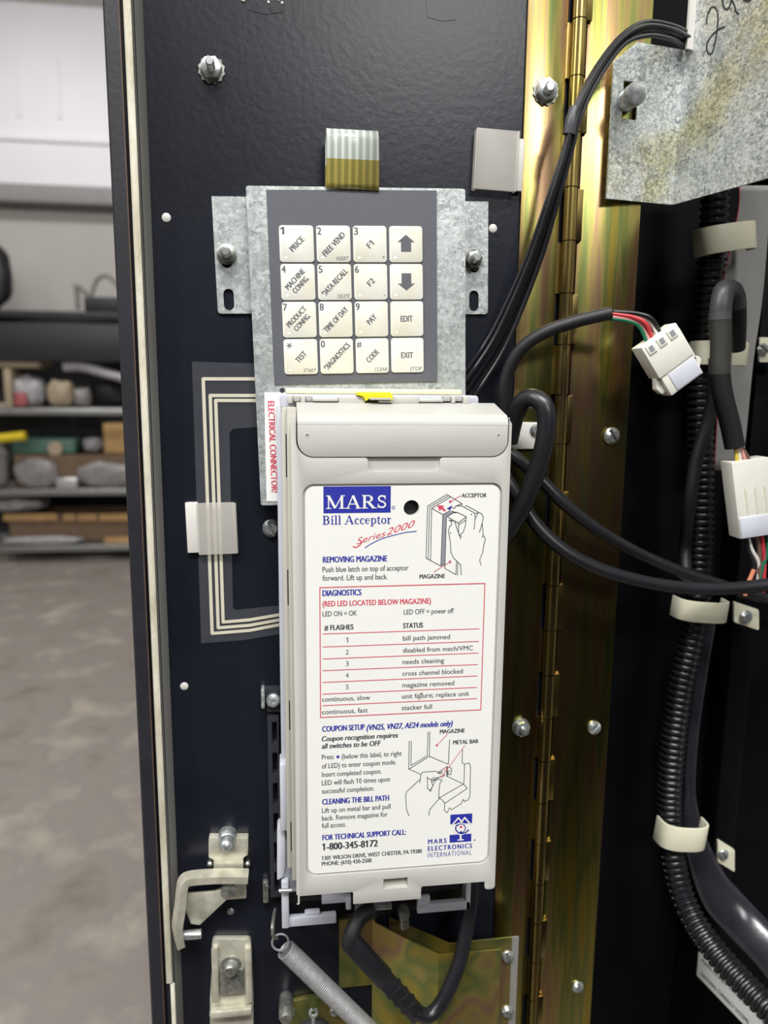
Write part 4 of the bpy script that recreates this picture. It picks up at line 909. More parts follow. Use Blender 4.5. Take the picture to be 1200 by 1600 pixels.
dr('dark', *z7, [[(140, 200), (135, 520), (270, 580)], [(165, 200), (160, 480), (345, 370), (355, 95)], [(375, 95), (370, 375), (140, 520)], [(370, 375), (585, 465), (600, 185)], [(570, 490), (565, 600), (755, 690)], [(580, 505), (600, 495), (622, 520), (615, 580), (590, 585), (578, 560), (605, 530)],
   [(260, 680), (275, 580), (290, 555), (445, 545), (480, 575)], [(260, 640), (205, 690), (150, 745), (110, 780), (100, 830), (110, 980), (140, 1055)], [(345, 605), (350, 700), (345, 735), (385, 770), (410, 710), (385, 640), (345, 620)], [(385, 640), (430, 610)], [(395, 665), (545, 580)], [(400, 650), (470, 610)],
   [(370, 780), (405, 720), (440, 650), (490, 635), (515, 650), (490, 680), (478, 780), (478, 860), (375, 980), (362, 1050)], [(480, 850), (755, 690), (800, 740), (545, 910), (510, 865), (480, 850)], [(545, 910), (540, 990), (570, 1020), (600, 960), (620, 985), (735, 910), (755, 865), (770, 890), (810, 870), (830, 830), (838, 490), (820, 450), (770, 465), (742, 450), (745, 295)], [(770, 465), (762, 690)],
   [(470, 555), (575, 490), (575, 600)], [(470, 570), (490, 555)], [(485, 575), (505, 545)], [(500, 580), (520, 540)]], 1.1)
dr('red', *z7, [[(775, 250), (510, 605)], [(580, 120), (455, 250)], [(540, 545), (575, 500)], [(490, 600), (520, 612), (545, 590)]], 0.9, 1)
INK['red'].disc(q_(620+455/7.273, 1130+250/7.273, 1), 2*S(YA))
# emblem
fl('blue', *z7, [(610, 1040), (858, 1025), (855, 1135), (607, 1150)]); fl('blue', *z7, [(600, 1270), (848, 1255), (845, 1342), (600, 1358)])
dr('white', *z7, [[(628, 1158), (700, 1075), (738, 1120), (772, 1072), (838, 1148)]], 2.6, 2); dr('white', *z7, [[(726, 1262), (726, 1330)]], 3.2, 2); dr('white', *z7, [[(690, 1328), (760, 1324)]], 2.2, 2)
fl('white', *z7, [(726+78*math.cos(q*6.283/24), 1200+72*math.sin(q*6.283/24)) for q in range(24)], 2)
dr('blue', *z7, [[(728+45*math.cos(math.radians(a))*(1+0.0012*(a+120)), 1188+42*math.sin(math.radians(a))*(1+0.0016*(a+120))) for a in range(-300+150, 200, 14)][::-1]], 1.6, 3)
dr('blue', *z7, [[(690, 1150), (668, 1180), (672, 1215), (700, 1245), (740, 1255), (785, 1240), (818, 1208)]], 2.2, 3); dr('blue', *z7, [[(728, 1225), (727, 1260)]], 3.0, 3)
INK['red'].disc(q_(620+730/7.273, 1130+1178/7.273, 4), 2.3*S(YA)); INK['blue'].disc(q_(620+885/7.273, 1130+1328/7.273), 1.3*S(YA))
INK['blue'].done('lettering', m_blue, label); INK['red'].done('lettering', m_red, label); INK['dark'].done('lettering', m_dark, label)
INK['grey'].done('lettering', m_grey, label); INK['white'].done('lettering', m_label, label); INK['fill'].done('printed_shading', m_greyfill, label)
b = B()
for k in range(6): b.disc(q_(656+random.uniform(-3, 3), 1089+random.uniform(-6, 6), -0.9+k*0.05), random.uniform(1.2, 2.6)*S(YA))
b.done('stain', m_stain, label, label='small brown stain')
#@@LEFTBITS
# ------------------------------------------------------------------ slotted rail and tab left of the acceptor
b = B(); Yr = -0.006
xr0, xr1 = P(420, 1250, Yr).x, P(437, 1250, Yr).x
zt_, zb_ = P(428, 1122, Yr).z, P(428, 1402, Yr).z
ph = [[V((xr0+0.0025, Yr, z0_)), V((xr1-0.001, Yr, z0_)), V((xr1-0.001, Yr, z1_)), V((xr0+0.0025, Yr, z1_))] for z0_, z1_ in [(zb_+(zt_-zb_)*(k+0.18)/6, zb_+(zt_-zb_)*(k+0.88)/6) for k in range(6)]]
b.plate([V((xr0, Yr, zb_)), V((xr1, Yr, zb_)), V((xr1, Yr, zt_)), V((xr0, Yr, zt_))], ph, (0, 0.0058, 0))
b.done('slotted_rail', m_darkplastic, label='dark grey slotted rail running down beside the bill acceptor', cat='rail')
o = P(424, 1095, 0); t = thing('door_tab', 'small galvanised tab with round boss above the slotted rail', 'tab', o)
B().plate(roundpoly([P(412, 1074, -0.003), P(440, 1074, -0.003), P(440, 1112, -0.003), P(417, 1112, -0.003), P(417, 1098, -0.003), P(412, 1096, -0.003)], 0.0006), [], (0, 0.0028, 0), 0.0003).done('plate', m_darkplastic, t)
B().box(P(408, 1090, -0.006).x, P(413.5, 1090, -0.006).x, -0.0075, -0.0002, P(410, 1106, -0.006).z, P(410, 1076, -0.006).z, 0.0006).done('flange', m_galv, t)
B().lathe([(0.0040, 0), (0.0040, 0.002), (0.0025, 0.003), (0.0014, 0.003), (0.0012, 0.001)], P(427, 1093, -0.003)).done('boss', m_galv, t)
o = P(415, 1388, 0)
B().box(P(411, 1388, 0).x, P(420, 1388, 0).x, -0.005, -0.0002, P(415, 1403, 0).z, P(415, 1371, 0).z, 0.0008).lathe([(0.0016, 0), (0.0012, 0.001), (0, 0.0012)], P(417, 1386, -0.005), seg=12).done('steel_tab', m_steeld, label='small dull steel tab standing left of the acceptor bottom', cat='tab')
screw('tiny screw between the latch arm and the strike bracket', 360, 1427, 0, 6, 90)
# ------------------------------------------------------------------ latch assembly
m_latch = mat('pale_zinc_latch', '#d3d1c1', 0.36, 0.4, 0.2, 90, col2='#b3b09e')
m_pin = m_steel
la = thing('door_latch', 'bent zinc latch arm with domed bolt low on the door', 'latch', P(356, 1340, 0))
Yl = -0.006
pl = roundpoly([P(326, 1310, Yl), P(388, 1310, Yl), P(387, 1336, Yl), P(380, 1340, Yl), P(380, 1362, Yl), P(334, 1362, Yl), P(334, 1343, Yl), P(326, 1340, Yl)], 0.0008)
B().plate(pl, [], (0, 0.0055, 0), 0.0004).done('mount_plate', m_latch, la)
B().lathe([(16*S(0), 0), (16*S(0), 0.003), (16*S(0), 0.004), (15*S(0), 0.006), (12.5*S(0), 0.007), (12.5*S(0), 0.010), (10*S(0), 0.0125), (5*S(0), 0.0138), (0, 0.014)], P(356, 1304, -0.0002)).done('domed_bolt', m_steel, la)
b = B()
Ya = -0.012
arm = [P(388, 1369, Ya), P(340, 1369, Ya), P(300, 1372, Ya), P(288, 1377, Ya-0.001), P(284, 1390, Ya-0.002), P(281, 1420, Ya-0.003), P(277, 1450, Ya-0.003), P(281, 1475, Ya-0.002)]
sp = spline(arm, 6)
b.ring_sweep(sp, lambda i: [(0.0042, 0.0022), (-0.0042, 0.0022), (-0.0042, -0.0022), (0.0042, -0.0022)])
b.done('arm', m_latch, la)
B().plate([P(298, 1444, Ya), P(284, 1408, Ya), P(286, 1398, Ya), P(335, 1394, Ya), P(378, 1376, Ya), P(380, 1382, Ya), P(312, 1446, Ya)], [], (0, 0.0025, 0), 0.0004).done('gusset', m_latch, la)
B().cyl(P(280, 1462, Ya-0.002), P(315, 1459, Ya-0.002), 0.0028, seg=18, bev=0.0003).done('pin', m_steel, la)
B().prism(hexpts(P(358, 1383, -0.008), 14*S(0), 0.3), (0, -0.006, 0), 0.0005).done('nut', m_steeld, la)
B().box(P(346, 1390, -0.004).x, P(385, 1390, -0.004).x, -0.005, -0.0002, P(365, 1404, -0.004).z, P(365, 1376, -0.004).z, 0.0006).done('foot', m_latch, la)
for px in (329, 387): B().lathe([(0.0018, 0), (0.0018, 0.003), (0.0008, 0.004)], P(px, 1346, -0.0002), seg=12).done('rivet_or_lit_hole', m_steeld, la)
# ------------------------------------------------------------------ strike bracket
sb = thing('strike_bracket', 'zinc strike bracket with round bolt head at the bottom of the door', 'bracket', P(361, 1540, 0))
Ys = -0.004
b = B().plate(roundpoly([P(331, 1468, Ys), P(392, 1468, Ys), P(394, 1512, Ys), P(396, 1560, Ys), P(396, 1800, Ys), P(328, 1800, Ys), P(328, 1560, Ys), P(331, 1512, Ys)], [0.003, 0.003, 0, 0, 0, 0, 0, 0]), [], (0, 0.0038, 0), 0.0008)
b.box(P(331, 1500, Ys).x, P(342, 1500, Ys).x, -0.0075, -0.0035, P(336, 1562, Ys).z, P(336, 1476, Ys).z, 0.0012).box(P(383, 1500, Ys).x, P(394, 1500, Ys).x, -0.0075, -0.0035, P(388, 1562, Ys).z, P(388, 1476, Ys).z, 0.0012)
b.box(P(328, 1570, Ys).x, P(395, 1570, Ys).x, -0.010, -0.0035, P(361, 1579, Ys).z, P(361, 1568, Ys).z, 0.0018)
b.done('plate', m_latch, sb)
B().lathe([(18*S(0), 0), (18*S(0), 0.0012), (14*S(0), 0.0016), (13*S(0), 0.004), (9*S(0), 0.006), (0, 0.0065)], P(361, 1508, Ys)).done('bolt_head', m_steeld, sb)
B().box(P(344, 1530, -0.006).x, P(381, 1530, -0.006).x, -0.0068, -0.0038, P(362, 1552, -0.006).z, P(362, 1515, -0.006).z, 0.0006).done('keeper', m_steeld, sb)
# ------------------------------------------------------------------ spring
spg = thing('coil_spring', 'grey steel coil spring stretched diagonally below the bill acceptor', 'spring', P(440, 1470, -0.02))
a, c = P(446, 1483, -0.020), P(640, 1672, -0.024); ax = (c-a); Ls = ax.length; ax.normalize(); ex = ax.orthogonal().normalized(); ey = ax.cross(ex); Rc = 15.5*S(-0.02); wr = 0.0006
turns = int(Ls/(wr*2.08)); pts = []
for k in range(turns*14+1):
    q = 2*math.pi*k/14; pts.append(a+ax*(Ls*k/(turns*14))+(ex*math.cos(q)+ey*math.sin(q))*Rc)
B().tube(pts, wr, 6, 0).done('coil', m_spring, spg)
rc = P(438, 1472, -0.020); rp = [rc+V((math.cos(q), 0.15*math.sin(q), math.sin(q)))*(14*S(-0.02)) for q in [2*math.pi*k/20-0.9 for k in range(20)]]
B().tube(rp, wr*1.1, 8, 3).done('end_loop', m_spring, spg)
b = B().tube([P(430, 1421, -0.008), P(428, 1432, -0.014), P(426, 1448, -0.020), P(427, 1462, -0.0215), P(433, 1466, -0.019)], 0.0011, 8); b.done('hook_wire', m_steeld, label='bent wire hook holding the coil spring end', cat='hook')
#@@CHUTE
# ------------------------------------------------------------------ coin chute sheet metal
ch = thing('coin_chute', 'yellow zinc coin chute box below the bill acceptor', 'chute', P(690, 1590, 0))
Zc0 = ZB+0.1
A0, A1, A2 = P(582, 1440, -0.0025), P(685.5, 1493, -0.026), P(783, 1484, -0.026)
A2.y = -0.026
def wall(b, p, q, z_top_p, z_top_q, th):
    d = V((q.x-p.x, q.y-p.y, 0)).normalized(); n = V((-d.y, d.x, 0))*th
    t = bmesh.new(); vs = [V((p.x, p.y, Zc0)), V((q.x, q.y, Zc0)), V((q.x, q.y, z_top_q)), V((p.x, p.y, z_top_p))]
    b.prism(vs, n)
zt_ = (A0.z+A1.z+A2.z)/3
b = B(); wall(b, A0, A1, A0.z, A1.z, 0.001); wall(b, A1, A2, A1.z, A2.z, 0.001); b.done('front_sheet', m_irid2, ch)
C0, C1, C2 = P(608, 1434, -0.0025), P(702, 1475, -0.019), P(800, 1465, -0.019)
b = B(); wall(b, C0, C1, C0.z, C1.z, 0.001); wall(b, C1, C2, C1.z, C2.z, 0.001); b.done('inner_sheet', m_irid2, ch)
x_, y2 = P(783, 1500, -0.026).x, P(806, 1500, -0.004).x
B().box(P(530, 1490, -0.002).x, P(585, 1490, -0.002).x, -0.0022, -0.0004, P(555, 1541, -0.002).z, P(555, 1435, -0.002).z).done('back_plate', m_irid2, ch)
B().box(P(783, 1530, -0.018).x, P(808, 1530, -0.018).x, -0.018, -0.0166, Zc0, P(795, 1466, -0.018).z).done('side_flange', m_greyflange, ch, label='dull grey mounting flange')
screw('upper of two screws on the coin chute flange', 794, 1497, -0.0185, 12, 75)
screw('lower of two screws on the coin chute flange', 793, 1583, -0.0185, 12, 20)
# ------------------------------------------------------------------ lock plate with cylinder
lk = thing('lock_plate', 'yellow zinc lock plate with round cylinder at the picture bottom', 'lock', P(490, 1600, 0))
Yp = -0.004
q = roundpoly([P(441, 1569, Yp), P(480, 1560, Yp), P(540, 1556, Yp), P(562, 1600, Yp), P(566, 1750, Yp), P(441, 1750, Yp)], 0.002)
B().plate(q, [], (0, 0.0036, 0), 0.0004).done('plate', m_irid2, lk)
B().lathe([(30*S(0), 0), (30*S(0), 0.004), (27*S(0), 0.006), (0, 0.006)], P(490, 1612, Yp)).done('cylinder', m_darkplastic, lk)
rc = P(490, 1582, -0.011); B().tube([rc+V((math.cos(q2)*6*S(0), 0, math.sin(q2)*7*S(0))) for q2 in [2*math.pi*k/10+1.8 for k in range(10)]], 0.001, 8, 3).cyl(P(490, 1590, -0.0095), P(490, 1600, -0.0095), 0.0014, seg=10).done('cotter_ring', m_steel, lk)
B().lathe([(11*S(0), 0), (11*S(0), 0.0006), (9*S(0), 0.002), (0, 0.0026)], P(452, 1580, Yp), seg=18).done('rivet_or_lit_hole', m_steel, lk); B().lathe([(8*S(0), 0), (7*S(0), 0.0015), (0, 0.002)], P(522, 1580, Yp), seg=18).done('rivet_or_lit_hole', m_steel, lk)
b = B().lathe([(11*S(0), 0.0002), (12*S(0), 0.004), (13*S(0), 0.012), (12.5*S(0), 0.016), (9*S(0), 0.0185), (0, 0.019)], P(447, 1556, 0)); b.done('door_stud', m_steeld, label='rounded dull steel stud above the lock plate', cat='stud')
#@@CABLES
# ================================================================== cables
def thick_path(pts): return [P(x, y, Y) for x, y, Y in pts]
# acceptor plug and lead
pc = thing('plug_lead', 'black plug lead looping under the bill acceptor', 'cable', P(600, 1500, -0.03))
b = B().tube(thick_path([(582, 1422, -0.030), (566, 1430, -0.033), (555, 1446, -0.036), (549, 1462, -0.038), (546, 1472, -0.038)]), 14*S(-0.036), 14); b.done('strain_relief', m_rubber2, pc)
b = B(); d0, d1 = P(545, 1468, -0.038), P(655, 1588, -0.040); ax = (d1-d0); L0 = ax.length; ax.normalize(); n = V((0, -1, 0)); n = (n-ax*n.dot(ax)).normalized(); w = ax.cross(n)
Mx = Matrix((ax, w, n)).transposed().to_4x4(); Mx.translation = d0
b.box(0, L0*0.52, -0.0055, 0.0055, -0.004, 0.004, 0.0015, Mx).box(L0*0.5, L0, -0.0048, 0.0048, -0.0034, 0.0034, 0.0012, Mx)
for k in range(3): b.box(L0*(0.62+0.1*k), L0*(0.65+0.1*k), -0.0052, 0.0052, -0.0038, 0.0038, 0.0005, Mx)
b.done('plug_body', m_rubber, pc)
b = B().tube(thick_path([(648, 1580, -0.040), (668, 1587, -0.040), (686, 1572, -0.038), (705, 1537, -0.036), (720, 1495, -0.033), (729, 1450, -0.030), (735, 1410, -0.026), (738, 1375, -0.023), (739, 1340, -0.020)]), 13*S(-0.035), 16); b.done('lead', m_rubber, pc)
# wire bundle from top right
wb = thing('wire_bundle', 'bundle of thin black wires arching over the hinge', 'wires', P(895, 200, -0.02))
base = [(1090, 75, -0.001), (1072, 62, -0.006), (1045, 50, -0.018), (1008, 46, -0.026), (970, 66, -0.03), (930, 120, -0.032), (902, 180, -0.032), (886, 240, -0.03), (862, 320, -0.026), (838, 395, -0.02), (808, 470, -0.014), (775, 540, -0.009), (735, 600, -0.006), (705, 640, -0.005)]
spread = [(0, 0), (9, -2), (-8, 3), (4.5, 6), (-4.5, -6)]
for k, (dx, dy) in enumerate(spread):
    pts = []
    for i, (x, y, Y) in enumerate(base):
        f = 1.25 if i < 4 else (0.75 if i < 8 else 1.0+0.25*(i-8))
        tx_, ty_ = (base[min(i+1, 13)][0]-base[max(i-1, 0)][0], base[min(i+1, 13)][1]-base[max(i-1, 0)][1]); ll = math.hypot(tx_, ty_); nx, ny = -ty_/ll, tx_/ll
        pts.append((x+nx*dx*f, y+ny*dx*f, Y-dy*0.0004))
    B().tube(thick_path(pts), 3.6*S(-0.03), 8).done('wire', m_rubber, wb)
B().tube(thick_path([(899, 170, -0.032), (893, 190, -0.0325), (889, 210, -0.032)]), 9.5*S(-0.03), 14).done('tape_wrap', m_shrink, wb, label='dark grey tape wrap')
# cable with white connector
p1 = thing('connector_lead', 'black cable ending in a white nylon plug above the hinge', 'cable', P(880, 510, -0.03))
B().tube(thick_path([(789, 690, -0.010), (787, 640, -0.014), (791, 590, -0.018), (812, 548, -0.023), (850, 520, -0.028), (900, 502, -0.031), (954, 489, -0.033)]), lambda i: 10.5*S(-0.03), 14).done('sleeve', m_rubber2, p1)
cc = [P(988, 548, -0.034), P(1043, 510, -0.034), P(1097, 577, -0.034), P(1045, 617, -0.034)]
ctr = (cc[0]+cc[1]+cc[2]+cc[3])/4; ux = ((cc[1]-cc[0])+(cc[2]-cc[3])).normalized(); uz = (cc[0]-cc[3]+cc[1]-cc[2]).normalized(); uz = (uz-ux*uz.dot(ux)).normalized(); wx = ((cc[1]-cc[0]).length+(cc[2]-cc[3]).length)/4; wz = ((cc[0]-cc[3]).length+(cc[1]-cc[2]).length)/4
uy = uz.cross(ux); Mx = Matrix((ux, uy, uz)).transposed().to_4x4(); Mx.translation = ctr
for k, (col, dx, s0) in enumerate((('green', -0.42, (950, 497)), ('red', -0.12, (955, 490)), ('pink', -0.3, (948, 494)), ('black', 0.35, (962, 487)), ('white', 0.2, (958, 492)))):
    e = Mx @ V((wx*dx, 0.0, wz*0.85)); m0 = Mx @ V((wx*dx*0.8, -0.002*(k % 2), wz*1.5))
    s_ = P(s0[0]-4, s0[1], -0.033); B().tube([s_, s_.lerp(m0, 0.5)+V((0.003, 0, 0.001)), m0, e], 0.0011, 8).done('wire', WCOL[col], p1, label=col+' wire')
pg = B().box(-wx, wx, -0.006, 0.006, -wz*0.25, wz, 0.0006, Mx).box(-wx*0.9, wx*0.95, -0.0052, 0.0052, -wz, -wz*0.22, 0.0006, Mx)
for k in range(3): pg.box(-wx*0.85+k*wx*0.6, -wx*0.85+k*wx*0.6+wx*0.42, -0.0066, -0.0055, wz*0.6, wz*0.95, 0.0003, Mx)
hsg = pg.done('plug_housing', m_connector, p1)
B().box(-wx*0.55, wx*0.88, -0.0058, -0.0045, -wz*0.95, -wz*0.3, 0.0004, Mx).done('plug_insert', m_conn2, hsg, label='cooler grey lower face')
b = B()
for k in range(3): b.box(-wx*0.72+k*wx*0.6, -wx*0.72+k*wx*0.6+wx*0.2, -0.0069, -0.0060, wz*0.7, wz*0.88, 0, Mx)
b.done('contact_window', m_greyfill, hsg, label='grey contact windows')
B().box(wx*0.98, wx*1.16, -0.0025, 0.0025, -wz*0.65, wz*0.75, 0.0005, Mx).prism([Mx @ V(v) for v in ((wx*0.98, -0.0025, -wz*0.85), (wx*1.3, -0.0025, -wz*0.6), (wx*1.25, -0.0025, -wz*0.45), (wx*0.98, -0.0025, -wz*0.4))], (Mx.to_3x3() @ V((0, 0.005, 0)))).done('latch_tab', m_connector, hsg)
B().prism([Mx @ V(v) for v in ((-wx*0.98, -0.0025, -wz*0.2), (-wx*1.25, -0.0025, -wz*0.55), (-wx*1.15, -0.0025, -wz*0.8), (-wx*0.88, -0.0025, -wz*0.8))], (Mx.to_3x3() @ V((0, 0.005, 0))), 0.0003).done('latch_tab', m_connector, hsg)
# thick loop and two power cables
B().tube(thick_path([(795, 690, -0.016), (803, 655, -0.020), (815, 630, -0.026), (833, 622, -0.032), (851, 636, -0.037), (854, 668, -0.038), (846, 712, -0.037), (828, 765, -0.034), (806, 810, -0.030), (782, 845, -0.024), (760, 870, -0.020)]), 15.5*S(-0.034), 16).done('cable_loop', m_rubber, label='thick black cable loop standing out beside the acceptor top', cat='cable')
B().tube(thick_path([(770, 690, -0.012), (815, 722, -0.016), (850, 755, -0.021), (885, 790, -0.024), (940, 832, -0.024), (1000, 866, -0.018), (1060, 892, -0.008), (1120, 912, 0.0), (1200, 935, 0.012), (1290, 950, 0.03), (1400, 960, 0.06), (1500, 962, 0.08)]), 10.5*S(-0.02), 14).done('power_cable', m_rubber, label='upper of two black cables sagging across the hinge', cat='cable')
B().tube(thick_path([(780, 730, -0.010), (815, 785, -0.018), (845, 828, -0.024), (890, 866, -0.029), (950, 894, -0.031), (1020, 912, -0.030), (1090, 920, -0.028), (1160, 918, -0.027), (1260, 905, -0.027), (1400, 880, -0.02), (1560, 860, 0.0), (1720, 850, 0.05), (1800, 850, 0.08)]), 11.5*S(-0.03), 14).done('power_cable', m_rubber, label='lower of two black cables crossing to the right edge', cat='cable')
#@@PLATE
# ------------------------------------------------------------------ bent galvanised plate, upper right
pt = thing('galvanised_plate', 'bent galvanised steel plate with handwritten marks at the upper right', 'plate', P(1060, 200, 0))
p0 = P(954, 200, -0.0085); d1 = V((0.985, 0.17, 0)).normalized(); n1 = V((d1.y, -d1.x, 0))
Fo = RP(1059, 200, p0, n1); d2 = V((0.30, -0.954, 0)).normalized(); n2 = V((d2.y, -d2.x, 0))
f1 = lambda x, y: RP(x, y, p0, n1)
f2 = lambda x, y: RP(x, y, Fo, n2)
xa = (f1(960, 91)+f1(948, 311))/2; u0 = 0; 
zb_ = (f1(948, 311).z+f1(1052, 321).z+f2(1200, 276).z)/3; zt1 = (f1(995, 67).z+f1(1066, 76).z)/2
w1 = (V((Fo.x, Fo.y, 0))-V((xa.x, xa.y, 0))).length
o = V((xa.x, xa.y, 0)); e1 = lambda u, z: o+d1*u+V((0, 0, z))
s0, s1 = (f1(993, 128)-o), (f1(993, 188)-o)
su0, su1 = (f1(973, 160)-o).dot(d1), (f1(996, 160)-o).dot(d1)
outl = [e1(0, zb_), e1(w1, zb_), e1(w1, zt1), e1(w1*0.32, zt1), e1(0.0, zt1-0.011)]
hol = [[e1(su0, s1.z), e1(su1, s1.z), e1(su1, s0.z), e1(su0, s0.z)]]
b = B().plate(outl, hol, n1*-0.0014)
b.done('mounting_face', m_galv2, pt)
o2 = V((Fo.x, Fo.y, 0)); e2 = lambda u, z: o2+d2*u+V((0, 0, z))
uA = (f2(1083, 40)-o2).dot(d2); uE = 0.2; zN = f2(1083, 78).z
outl = [e2(0, zb_), e2(uE, zb_), e2(uE, ZT-0.05), e2(uA, ZT-0.05), e2(uA, zN), e2(0, zt1)]
side = B().plate(outl, [], n2*-0.0014).done('side_face', m_galv2, pt)
b = B().prism([e2(uA-0.0002, zN), e2(uA-0.0002, ZT-0.05), e2(uA+0.0012, ZT-0.05), e2(uA+0.0012, zN)], n2*0.0045); b.done('edge_lip', m_nylonw, pt, label='pale edge lip beside the wires')
# handwriting on the side face
b = B(); hw = lambda pts: [f2(880+x/3.75, y/3.75)+n2*0.0003 for x, y in pts]
for pts in ([(842, 145), (845, 95), (865, 50), (885, 42), (905, 70), (908, 130), (900, 200), (882, 290), (865, 318), (848, 305), (842, 270), (860, 225), (890, 190), (920, 168), (950, 158)], [(935, -5), (940, 30), (955, 55), (975, 40), (990, -10)], [(985, -10), (1000, 20), (1015, 70), (1032, 82)], [(1040, -30), (1060, 0), (1090, 5), (1110, -15)]):
    b.stroke(spline(hw(pts), 4), 2.6*S(-0.05), n2)
b.done('handwriting', m_darkplastic, side, label='handwritten digits in dark marker')
c = (f1(985, 165)); axp = V((0.35, -1, 0.22)).normalized()
st = thing('stud_screw', 'bright threaded screw standing through the galvanised plate slot', 'screw', c)
c0 = P(976, 160, 0.0); c1 = P(994, 146, -0.026)
b = B(); ax = (c1-c0); Lx = ax.length; ax.normalize(); prof = [(0.0052, 0)]; h = 0.001
while h < Lx-0.006: prof += [(0.0052, h), (0.0046, h+0.0005)]; h += 0.001
b.lathe(prof, c0, ax).done('shank', m_steel, st)
screw_head = [(0.0050, Lx-0.0065), (0.0057, Lx-0.006), (0.0057, Lx-0.0015), (0.0048, Lx-0.0004), (0.002, Lx), (0, Lx)]
B().lathe(screw_head, c0, ax).done('head', m_steel, st)
#@@RIGHT
# ------------------------------------------------------------------ conduit, ribbon, clamps inside the cabinet
def corr(label, pts, r, pitch):
    p = spline(thick_path(pts), 10); Lp = [0]
    for a, c in zip(p[:-1], p[1:]): Lp.append(Lp[-1]+(c-a).length)
    n = int(Lp[-1]/pitch*6); q = []; j = 0
    for k in range(n+1):
        s_ = Lp[-1]*k/n
        while j < len(Lp)-2 and Lp[j+1] < s_: j += 1
        q.append(p[j].lerp(p[j+1], (s_-Lp[j])/max(1e-9, Lp[j+1]-Lp[j])))
    R = [1, 1, 0.97, 0.84, 0.82, 0.86]
    rr = lambda i: r*R[i % 6]
    b = B().ring_sweep(q, lambda i: [(math.cos(a)*rr(i), math.sin(a)*rr(i)) for a in [2*math.pi*j2/20 for j2 in range(20)]])
    t = thing('corrugated_conduit', label, 'conduit', p[len(p)//2]); b.done('tube', m_conduit, t); return t, q
ct, q = corr('black corrugated conduit running down the cabinet through cream clamps', [(1118, 250, 0.037), (1116, 330, 0.036), (1109, 430, 0.036), (1100, 540, 0.036), (1094, 640, 0.036), (1095, 740, 0.036), (1094, 840, 0.036), (1090, 930, 0.036), (1077, 1010, 0.036), (1061, 1090, 0.036), (1050, 1180, 0.035), (1046, 1260, 0.034), (1050, 1330, 0.030), (1063, 1390, 0.022), (1085, 1440, 0.008), (1120, 1490, -0.012), (1165, 1540, -0.034), (1215, 1590, -0.055), (1280, 1650, -0.075), (1360, 1740, -0.09), (1430, 1860, -0.095)], 0.0086, 0.0046)
b = B()
for i in range(0, len(q), 6):
    if 985 < 0: pass
    p_ = q[i]; tg = (q[min(i+2, len(q)-1)]-q[max(i-2, 0)]).normalized(); toward = (CAM-p_).normalized(); n_ = (toward-tg*toward.dot(tg)).normalized(); s_ = tg.cross(n_)
    if p_.z < P(1060, 990, 0.036).z:
        k = i/len(q); a = 0.7 if p_.z > P(1050, 1330, 0.03).z else -0.95
        s2 = s_ if s_.x > 0 else -s_
        b.lathe([(0.0007, 0), (0.0005, 0.0003), (0, 0.0004)], p_+(n_*math.cos(a)+s2*math.sin(a))*0.0086, n_*math.cos(a)+s2*math.sin(a), seg=6)
b.done('split_seam', m_shrink, ct, label='row of pale dots along the split')
# ribbon cable
m_rib = stripes('ribbon_cable_grey', ('#a9a8a4', '#8b8a87'), 0.00127, 0, 0.5)
b = B(); N_ = 30; Yb = 0.046
rl_ = [(1154, 290), (1152, 330), (1137, 400), (1129, 440), (1123, 560), (1119, 650), (1115, 735)]; rr_ = [(1206, 290), (1203, 330), (1196, 420), (1190, 480), (1178, 560), (1168, 660), (1160, 735)]
rbn = thing('ribbon_cable', 'flat grey ribbon cable with red edge behind the heat shrunk lead', 'flat cable', P(1150, 500, Yb))
Ls_ = spline([P(x, y, Yb) for x, y in rl_], 4); Rs_ = spline([P(x, y, Yb) for x, y in rr_], 4)
m = min(len(Ls_), len(Rs_)); nw = 24; bm = b.bm; grid = []
for i in range(m):
    row = []
    for j in range(nw*2+1):
        t_ = j/(nw*2); p_ = Ls_[i].lerp(Rs_[i], t_); p_ = p_+V((0, -0.0005 if j % 2 else 0, 0)); row.append(bm.verts.new(p_))
    grid.append(row)
for i in range(m-1):
    for j in range(nw*2): f = bm.faces.new((grid[i][j], grid[i+1][j], grid[i+1][j+1], grid[i][j+1])); f.material_index = 1 if j < 2 else 0
o_ = b.done('ribbon', [m_ribbon, WCOL['red']], rbn); o_.modifiers.new('thick', 'SOLIDIFY').thickness = 0.0006
b = B(); b.text('E15', P(1140, 425, Yb-0.0012), P(1138, 395, Yb-0.0012), 8*S(Yb), up=V((-1, 0, 0))); b.done('lettering', m_greyfill, rbn)
# heat-shrunk lead and second connector
l2 = thing('shrink_lead', 'black lead with grey heat shrink, clear tape and second white plug', 'cable', P(1130, 560, 0.0))
B().tube(thick_path([(1149, 480, 0.001), (1147, 464, -0.001), (1142, 455, -0.005), (1132, 455, -0.010), (1127, 475, -0.012), (1125, 500, -0.012)]), lambda i: 17*S(0), 14).done('heat_shrink', m_shrink, l2, label='grey heat shrink tube folded at top')
B().tube(thick_path([(1149, 474, 0.001), (1150, 500, 0.005), (1149, 545, 0.012)]), 16*S(0), 14).done('sleeve', m_rubber2, l2)
B().tube(thick_path([(1125, 495, -0.012), (1126, 540, -0.012), (1125, 585, -0.012), (1130, 620, -0.012), (1140, 660, -0.012), (1148, 698, -0.012)]), 16*S(-0.005), 14).done('sleeve', m_rubber2, l2)
B().tube(thick_path([(1125, 488, -0.012), (1125.5, 540, -0.012), (1125, 584, -0.012)]), 18.5*S(-0.005), 16).done('tape', m_tape, l2, label='clear tape band')
Yq = -0.018
hc2 = [P(1143, 723, Yq), P(1203, 714, Yq), P(1217, 834, Yq), P(1157, 843, Yq)]
b = B().prism(hc2, (0, 0.012, 0), 0.0008); hs2 = b.done('plug_housing', m_connector, l2)
